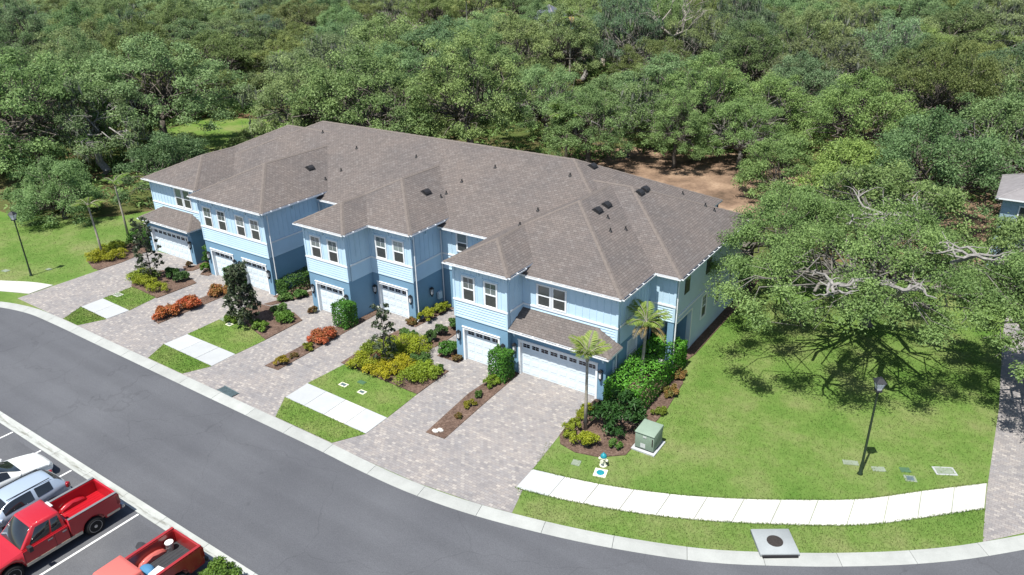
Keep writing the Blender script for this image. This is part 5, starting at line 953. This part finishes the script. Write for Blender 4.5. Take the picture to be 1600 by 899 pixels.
# ------------------------------------------------------------------ the big oaks on the right lawn
def hero(name, label, loc, color, bark='palebark', **kw):
    kind(name, bark=bark, **kw); return plant(name, 'live_oak', label, 'live oak', loc, 1, 0, color)
GAP = [(-.3, .6, 1.8), (-.6, -12.0, .9), (2.4, -10.8, .8), (4.9, -4.0, 1.2)]
H1 = hero('hero1', 'wide spreading live oak with bare pale limbs on the right lawn', (16.2, 17.5, 0), (.93, 1.04, .78), rx=6.5, ry=9.8, H=9.0, fork=3.4, nc=84, per=820, ls=.135, lean=(.2, -9.0), trunk_r=.30, crad=(.10, .175), limbs=11, bare=.12, zlow=.55, flat=.66, open_=1.15, gaps=GAP)
for gx, gy, gr in GAP:   # bare pale limbs showing through the crown
    b = MB(); c0 = np.array([gx, gy, 7.3])
    for k in range(5):
        a = k * 1.256 + rng.normal(0, .35); p = c0.copy(); q = [p]; h = a
        for s_ in range(7): h += rng.normal(0, .55); p = p + np.array([math.cos(h), math.sin(h), rng.normal(.12 - .05 * s_, .35)]) * gr * .30; q.append(p)
        b.tube(q, np.linspace(.095, .02, 8), 6)
        for j in (2, 4, 5):
            e = q[j]; w_ = [e]; hh = h + rng.normal(0, 1.2)
            for s_ in range(4): hh += rng.normal(0, .5); e = e + np.array([math.cos(hh), math.sin(hh), rng.normal(.25, .4)]) * gr * .2; w_.append(e)
            b.tube(w_, np.linspace(.045, .012, 5), 5)
    b.tube(limb_path((gx * .5, gy * .55, 4.2), c0, .05, 4), np.linspace(.2, .12, 5), 6); b.build('bare_limb', 'limb', H1)
hero('hero2', 'smaller live oak close to the rear right corner of the townhouses', (9.5, 22.4, 0), (.9, 1.03, .78), bark='bark', rx=3.3, ry=7.2, H=8.2, fork=2.6, nc=46, per=860, ls=.135, lean=(1.8, -10.5), trunk_r=.28, crad=(.17, .26), limbs=7, bare=.3, zlow=.56, open_=1.0)
hero('hero3', 'leafy live oak overhanging the right driveway', (25.5, 16.0, 0), (.86, .98, .76), rx=3.7, ry=5.8, H=8.2, fork=2.4, nc=56, per=800, ls=.14, lean=(-1.2, -6.0), trunk_r=.36, crad=(.15, .22), limbs=8, bare=.12, zlow=.5, open_=1.1)
hero('hero4', 'live oak behind the spreading one with a leaning trunk', (15.5, 27.5, 0), (.95, 1.0, .8), rx=6.4, ry=4.6, H=8.4, fork=2.6, nc=66, per=380, ls=.19, lean=(-1.0, -1.0), trunk_r=.42, crad=(.14, .22), limbs=8, bare=.4, zlow=.45, open_=.75)
# ------------------------------------------------------------------ the wood
# trees that the photograph lets one single out
HERO = [('round', 'rounded_tree', 'large rounded bushy tree on the left lawn beside the lantern post', -51.0, .9, .9, (.92, 1.08, .95)), ('bush', 'rounded_tree', 'low bushy tree left of the large rounded one on the left lawn', -57.0, 1.2, 1.3, (.85, .98, .85)),
        ('low', 'live_oak', 'low dark tree at the left edge of the wood by the second palm', -46.6, 9.5, 1.1, (.6, .72, .7)), ('open', 'live_oak', 'gnarled oak with bare pale limbs left of the townhouses', -63.0, 11.5, 1.1, (.8, .85, .85)),
        ('oak', 'live_oak', 'broad green oak at the far left edge of the photo', -66.0, 6.5, 1.25, (.95, 1.08, .9)),
        ('open', 'live_oak', 'oak with a leaning pale trunk at the left edge of the orange clearing', -15.5, 47.5, .95, (.95, 1.0, .9)), ('oak_c', 'live_oak', 'oak with dark double trunk behind the orange clearing', -9.0, 53.5, .95, (1.0, 1.1, .85)), ('oak_c', 'live_oak', 'oak with a thin trunk standing in the middle of the orange clearing', -9.3, 46.0, .72, (.95, 1.05, .85)), ('oak', 'live_oak', 'oak on the left side of the orange clearing behind the ridge vents', -17.5, 41.5, .8, (.9, 1.0, .85)), ('oak_b', 'live_oak', 'oak with a leaning trunk at the right side of the orange clearing', -3.0, 49.5, .75, (.95, 1.08, .85)), ('oak_b', 'live_oak', 'oak with a pale trunk on the right of the orange clearing', -4.2, 57.5, .9, (1.05, 1.15, .85)), ('oak', 'live_oak', 'tall oak right of the orange clearing', 7.5, 54.5, .95, (1.05, 1.15, .85)),
        ('low', 'live_oak', 'bright yellow green oak above the spreading oak', 10.5, 38.5, 1.1, (1.25, 1.3, .8)), ('oak', 'live_oak', 'dark dense oak left of the neighbouring roof', 16.2, 38.5, .92, (.7, .85, .8)), ('low', 'live_oak', 'low green tree behind the rear roof corner', 7.5, 33.0, .62, (1.1, 1.2, .85)), ('low', 'live_oak', 'small tree overhanging the right side of the orange clearing', 3.5, 41.0, .95, (1.0, 1.1, .85)), ('low', 'live_oak', 'leafy tree before the wall of the neighbouring blue house', 23.4, 27.0, .93, (1.05, 1.1, .9)), ('oak_c', 'live_oak', 'tall oak screening the slate roofed far house with teal eaves', -49.0, 100.5, .95, (.9, 1.0, .9)), ('oak', 'live_oak', 'broad oak screening the far cream house with the dark roof', -65.5, 107.5, 1.1, (.9, 1.0, .95)), ('oak_b', 'live_oak', 'oak with dark leaning trunk by the neighbouring roof', 21.5, 50.0, 1.0, (.85, .95, .85))]
placed = []
for kn, nm, lab, x, y, s, c_ in HERO: plant(kn, nm, lab, 'tree', (x, y, -.08), s, None, c_); placed.append((x, y, 5 * s))
t = thing('dead_tree', 'bare dead tree standing in the pale meadow far behind the roofs', 'dead tree', (-74, 76, -.1)); t.scale = (1.5, 1.5, 1.5); link('branches', DEAD, None, t)
t = thing('dead_tree', 'bare grey snag among the green crowns upper right of centre', 'dead tree', (-30, 92, -.1)); t.scale = (1.7, 1.7, 1.9); t.rotation_euler[2] = 2; link('branches', DEAD, None, t)
def inpoly(x, y, P):
    c = False
    for (x0, y0), (x1, y1) in zip(P, P[1:] + P[:1]):
        if (y0 > y) != (y1 > y) and x < (x1 - x0) * (y - y0) / (y1 - y0) + x0: c = not c
    return c
lawn_keep = [(-47, -40), (45, -40), (45, 29), (24, 30), (12, 29), (7, 27), (-36, 27), (-43, 15), (-45.5, 8), (-48, 5), (-51, 2), (-58, -1), (-72, -1.5), (-84, -5.5), (-90, -40)]
KEEP = [lawn_keep, [(-19, 31), (9, 31), (9, 50), (2, 53), (-3, 55), (-10, 51), (-17, 46)], [(-76, 27), (-62, 26), (-58, 37), (-66, 42), (-78, 37)], [(18, 28), (40, 28), (40, 47), (18, 47)]]
def strip(P, L):
    cx = sum(p[0] for p in P) / len(P); cy = sum(p[1] for p in P) / len(P); dx, dy = CAM['x'] - cx, CAM['y'] - cy; q = math.hypot(dx, dy)
    return [[(a[0], a[1]), (b_[0], b_[1]), (b_[0] + dx / q * L, b_[1] + dy / q * L), (a[0] + dx / q * L, a[1] + dy / q * L)] for a, b_ in zip(P, P[1:] + P[:1])]
CLEAR = strip([(-116, 110), (-100, 122), (-78, 104), (-72, 92), (-80, 86), (-98, 90)], 34) + strip([(-74, 29), (-64, 28), (-62, 36), (-68, 38)], 50) + strip([(-88, 122), (-70, 118), (-52, 112), (-54, 118), (-80, 130)], 10) + [[(-93, 106), (-49, 106), (-49, 136), (-93, 136)]]
MEAD = [(-122, 110), (-100, 128), (-78, 106), (-68, 92), (-80, 82), (-98, 84)]
def ok(x, y, rad):
    for P in KEEP:
        if inpoly(x, y, P): return False
        for dx, dy in ((rad, 0), (-rad, 0), (0, rad), (0, -rad)):
            if inpoly(x + dx, y + dy, P): return False
    return not inpoly(x, y, MEAD) and not (rad > 1 and any(inpoly(x, y, q) for q in CLEAR))
cand = []; r0 = np.array([CAM['x'], CAM['y']]); grid = {}
def free(x, y, d):
    gx, gy = int(x // 12), int(y // 12)
    for i in (-1, 0, 1):
        for j in (-1, 0, 1):
            for (px, py) in grid.get((gx + i, gy + j), ()):
                if (px - x) ** 2 + (py - y) ** 2 < d * d: return False
    grid.setdefault((gx, gy), []).append((x, y)); return True
for x, y, s in placed: free(x, y, .1)
for _ in range(60000):
    a = rng.uniform(-.16, 1.36); rr = math.sqrt(rng.uniform(48 ** 2, 345 ** 2)); x = r0[0] - math.sin(a) * rr; y = r0[1] + math.cos(a) * rr
    if ok(x, y, 4.2) and free(x, y, 8.3 + rr * .006): cand.append((rr, x, y))
cand.sort(); near = cand[:250]; farr = cand[250:]
G1 = 'trees of the oak wood behind the townhouses'
LAB = {'oak': 'broad oak', 'oak_b': 'pale branched oak', 'oak_c': 'narrow oak', 'mossy': 'mossy oak', 'low': 'low tree', 'open': 'bare limbed oak'}
LOW = []
for _ in range(6000):
    a = rng.uniform(-.16, 1.36); rr = math.sqrt(rng.uniform(60 ** 2, 190 ** 2)); x = r0[0] - math.sin(a) * rr; y = r0[1] + math.cos(a) * rr
    if len(LOW) < 34 and any(inpoly(x, y, q) for q in CLEAR) and not inpoly(x, y, MEAD) and not inpoly(x, y, [(-93, 106), (-49, 106), (-49, 136), (-93, 136)]) and ok(x, y, .9) and free(x, y, 4.6): LOW.append((x, y))
for x, y in LOW:
    v = float(rng.uniform(.85, 1.3)); plant('bush', 'wild_bush', 'low wild bush in the open ground before the pale meadow' if x < -60 and y > 50 else 'low wild bush in the open ground left of the townhouses' if y < 50 else 'low wild bush in front of the far houses', 'bush', (x, y, -.1), float(rng.uniform(.7, 1.3)), None, (v, v, v * .85), 'low wild bushes on open ground in the wood')
names = list(LAB); wts = np.array([.30, .22, .17, .15, .11, .05])
for rr, x, y in near:
    kn = names[rng.choice(6, p=wts)]; v = float(rng.uniform(.66, 1.22)); w_ = float(rng.uniform(-.14, .14)); gr_ = float(rng.uniform(0, 1))
    c_ = (v * (1 + w_), v * (1.02 + .03 * float(rng.normal())), v * (.86 - w_ + .18 * gr_ * gr_))
    if kn == 'mossy': c_ = (c_[0] * .98, c_[1] * .96, c_[2] * 1.15)
    tone = 'pale green' if v > 1.05 else 'dark green' if v < .84 else 'yellowish green' if w_ > .06 else 'mid green'
    az = math.atan2(-(x - r0[0]), y - r0[1]); sec = 'far right of the wood' if az < .25 else 'wood by the ridge end' if az < .5 else 'wood behind the long ridge' if az < .78 else 'wood behind the left unit' if az < .95 else 'far left of the wood'
    dep = 'front rows' if rr < 85 else 'middle rows' if rr < 125 else 'back rows'
    plant(kn, 'live_oak', f'{tone} {LAB[kn]} in the {dep} at the {sec}' if sec[:3] == 'far' else f'{tone} {LAB[kn]} in the {dep} of the {sec}', 'tree', (x, y, -.1), float(rng.uniform(.78, 1.42)), None, c_, G1, float(rng.uniform(.85, 1.35)))
for x, y, h, lab in ((-62, 46, 7.5, 'cabbage palm with ragged crown at the upper left of the wood'), (-70, 44, 8, 'second cabbage palm in the upper left of the wood'), (-51, 60, 8, 'cabbage palm rising from the wood behind the roofs'), (-19.5, 40, 5.5, 'bright feathery palm just behind the right part of the main ridge'), (-63, 92, 11, 'cabbage palm near the far houses'), (-92, 118, 11, 'tall cabbage palm left of the far houses'), (-41, 78, 12, 'very tall thin palm in front of the teal trimmed house')):
    palm(lab, (x, y, -.1), h, 16, 1.25, .16, 4, (.8, .95, .8), 'short' if y > 41 else 'long', 'cabbage_palm', spread=1.2, group=None)
# far-off wood: joined leafy crowns that read as one mass
Ps = []; Ns = []; Ts = []; Ss = []
for rr, x, y in farr:
    nc = 22; a = rng.uniform(0, 6.28, nc); ph = np.arcsin(rng.uniform(0, 1, nc)); Rx = rng.uniform(4.6, 6.4); Hh = rng.uniform(8.2, 11.5)
    c = np.stack([x + np.cos(a) * np.cos(ph) * Rx * .85, y + np.sin(a) * np.cos(ph) * Rx * .85, Hh * .35 + Hh * .58 * np.sin(ph)], 1); P, N, t_ = blob_leaves(c, rng.uniform(1.2, 1.9, nc), 26, .8, .65, .5, .4)
    Ps.append(P); Ns.append(N); Ts.append(t_ * .75 + rng.uniform(-.1, .3)); Ss.append(np.full(len(P), .85))
if Ps: o = link('far_wood', leaf_mesh('far_wood', np.concatenate(Ps), np.concatenate(Ns), np.concatenate(Ss) * rng.uniform(.7, 1.3, sum(map(len, Ps))), np.concatenate(Ts), .55, ('leaf',)), None); o['kind'] = 'stuff'; o.color = (1.0, 1.04, 1.05, 1)
# undergrowth between the trunks
Q = []
for _ in range(26000):
    a = rng.uniform(-.16, 1.36); rr = math.sqrt(rng.uniform(48 ** 2, 190 ** 2)); x = r0[0] - math.sin(a) * rr; y = r0[1] + math.cos(a) * rr
    if ok(x, y, .6) and math.sin(x * .21) * math.cos(y * .17) > -.45: Q.append((x, y, rng.uniform(0, .5)))
Q = np.array(Q[:9000]); P, N, t_ = blob_leaves(Q, rng.uniform(.5, 1.5, len(Q)), 12, .4, .75, .6, .5, 0); P[:, 2] = np.maximum(P[:, 2], 0)
o = link('undergrowth', leaf_mesh('undergrowth', P, N, rng.uniform(.3, .7, len(P)), t_, .4, ('leaf',)), None); o['kind'] = 'stuff'; o.color = (.85, 1.0, .7, 1)

# ------------------------------------------------------------------ other houses
def house(name, label, x0, x1, y0, y1, E, p, wall, roofm, capm, trim='trim', wins=(), rz=0, loc=(0, 0, 0)):
    t = thing(name, label, 'house', loc, rz); b = MB(); b.box(x0 + .5, x1 - .5, y0 + .5, y1 - .5, -.1, E - .19); b.build('wall', wall, t)
    roof(x0, x1, y0, y1, E, p, p, p, p, parent=t, mats=(roofm, trim), capmat=capm)
    for x, y, z, ax in wins:
        b = MB()
        if ax == 'f': b.box(x - .5, x + .5, y0 + .44, y0 + .5, z, z + 1.4)
        else: b.box(x0 + .44, x0 + .5, y - .5, y + .5, z, z + 1.4)
        wn = b.build('window', 'trim', t); b = MB()
        if ax == 'f': b.box(x - .41, x + .41, y0 + .42, y0 + .44, z + .09, z + 1.31)
        else: b.box(x0 + .42, x0 + .44, y - .41, y + .41, z + .09, z + 1.31)
        b.build('pane', 'pane_dark', wn)
    return t
house('neighbour_townhouse', 'neighbouring blue house with a grey hip roof at the right edge', 21.2, 36, 30, 36.6, 6.0, .45, 'bluewall', 'greyroof', 'greyroof', wins=((23.2, 0, 4.1, 'f'), (25.6, 0, 4.1, 'f'), (0, 32, 4.1, 's'), (23.2, 0, 1.2, 'f'), (25.6, 0, 1.2, 'f')))
house('far_house', 'distant cream house with dark gable roof among the trees', -77, -66, 116, 127, 6.5, .7, 'pinkwall', 'slate', 'greyroof', wins=((-74, 0, 3, 'f'), (-70, 0, 3, 'f')))
house('far_house', 'distant slate roofed house with teal eaves among the trees', -62, -51, 110, 119, 5.5, .6, 'pinkwall', 'slate', 'tealroof', 'tealroof', wins=((-59, 0, 2.5, 'f'), (-55, 0, 2.5, 'f')))

# short grass standing on the lawns, overlapping the slab edges
gp = []
def scatter(P, n, z):
    xs = [p[0] for p in P]; ys = [p[1] for p in P]; k = 0
    while k < n:
        x = rng.uniform(min(xs), max(xs)); y = rng.uniform(min(ys), max(ys))
        if inpoly(x, y, P): gp.append((x, y, z)); k += 1
right_lawn = swU[::-1] + [(5.86, -6.5), (5.2, -4.2), (6.9, -4.5), (8.6, -4.0), (9.3, -2.8), (9.3, 2), (8.4, 8), (8.3, 24), (14, 26), (23.7, 20), (23.8, 4)]
scatter(right_lawn, 56000, .0); scatter([p for p in kb if 6.8 < p[0] < 24.2] + [(23.95, 1.7)] + swL[::-1], 9000, .0)
for p in ([(-9.2, -7.02), (-2.94, -7.13), (-3.1, -4.55), (-8.95, -4.35)], [(-9.14, -8.74), (-2.9, -8.82), (-3.8, -10.33), (-8.07, -10.33)], [(-20.5, -7.08), (-15.6, -7.08), (-15.5, -4.85), (-20.55, -3.6)], [(-20.6, -8.74), (-15.6, -8.82), (-16.35, -10.3), (-19.8, -10.3)], [(-30.65, -7.01), (-27.13, -7.11), (-27.5, -4.8), (-30.76, -4.7)], [(-30.63, -8.64), (-27.2, -8.73), (-28, -10.3), (-29.8, -10.3)]): scatter(p, 2200, .035)
scatter([(-52, -14), (-44, -10), (-40.2, -9.2), (-36.4, -7.6), (-36.6, -5), (-38.8, -3.8), (-39.8, -1), (-39.5, 2.5), (-46, 3), (-56, -2)], 12000, 0)
edges = [(swU, -.03), (swL, .03)]; G_ = np.array(gp)
for path, dsh in edges:
    for a, c in zip(path, path[1:]):
        for _ in range(50): f_ = rng.random(); gp.append((a[0] + (c[0] - a[0]) * f_ + rng.normal(0, .035), a[1] + (c[1] - a[1]) * f_ + dsh * -1 + rng.normal(0, .035), .03))
G_ = np.array(gp); n = len(G_); T = np.stack([rng.normal(0, .45, n), rng.normal(0, .45, n), np.ones(n)], 1); s_ = rng.uniform(.04, .085, n); P = G_ + np.array([0, 0, 1]) * (s_ * .4)[:, None]
N = np.stack([rng.normal(0, .6, n), -np.abs(rng.normal(.5, .4, n)), np.full(n, .75)], 1)
o = link('grass', leaf_mesh('grass', P, N, s_ * 1.25, rng.random(n), .35, ('lawn',), T), None, kind='stuff')
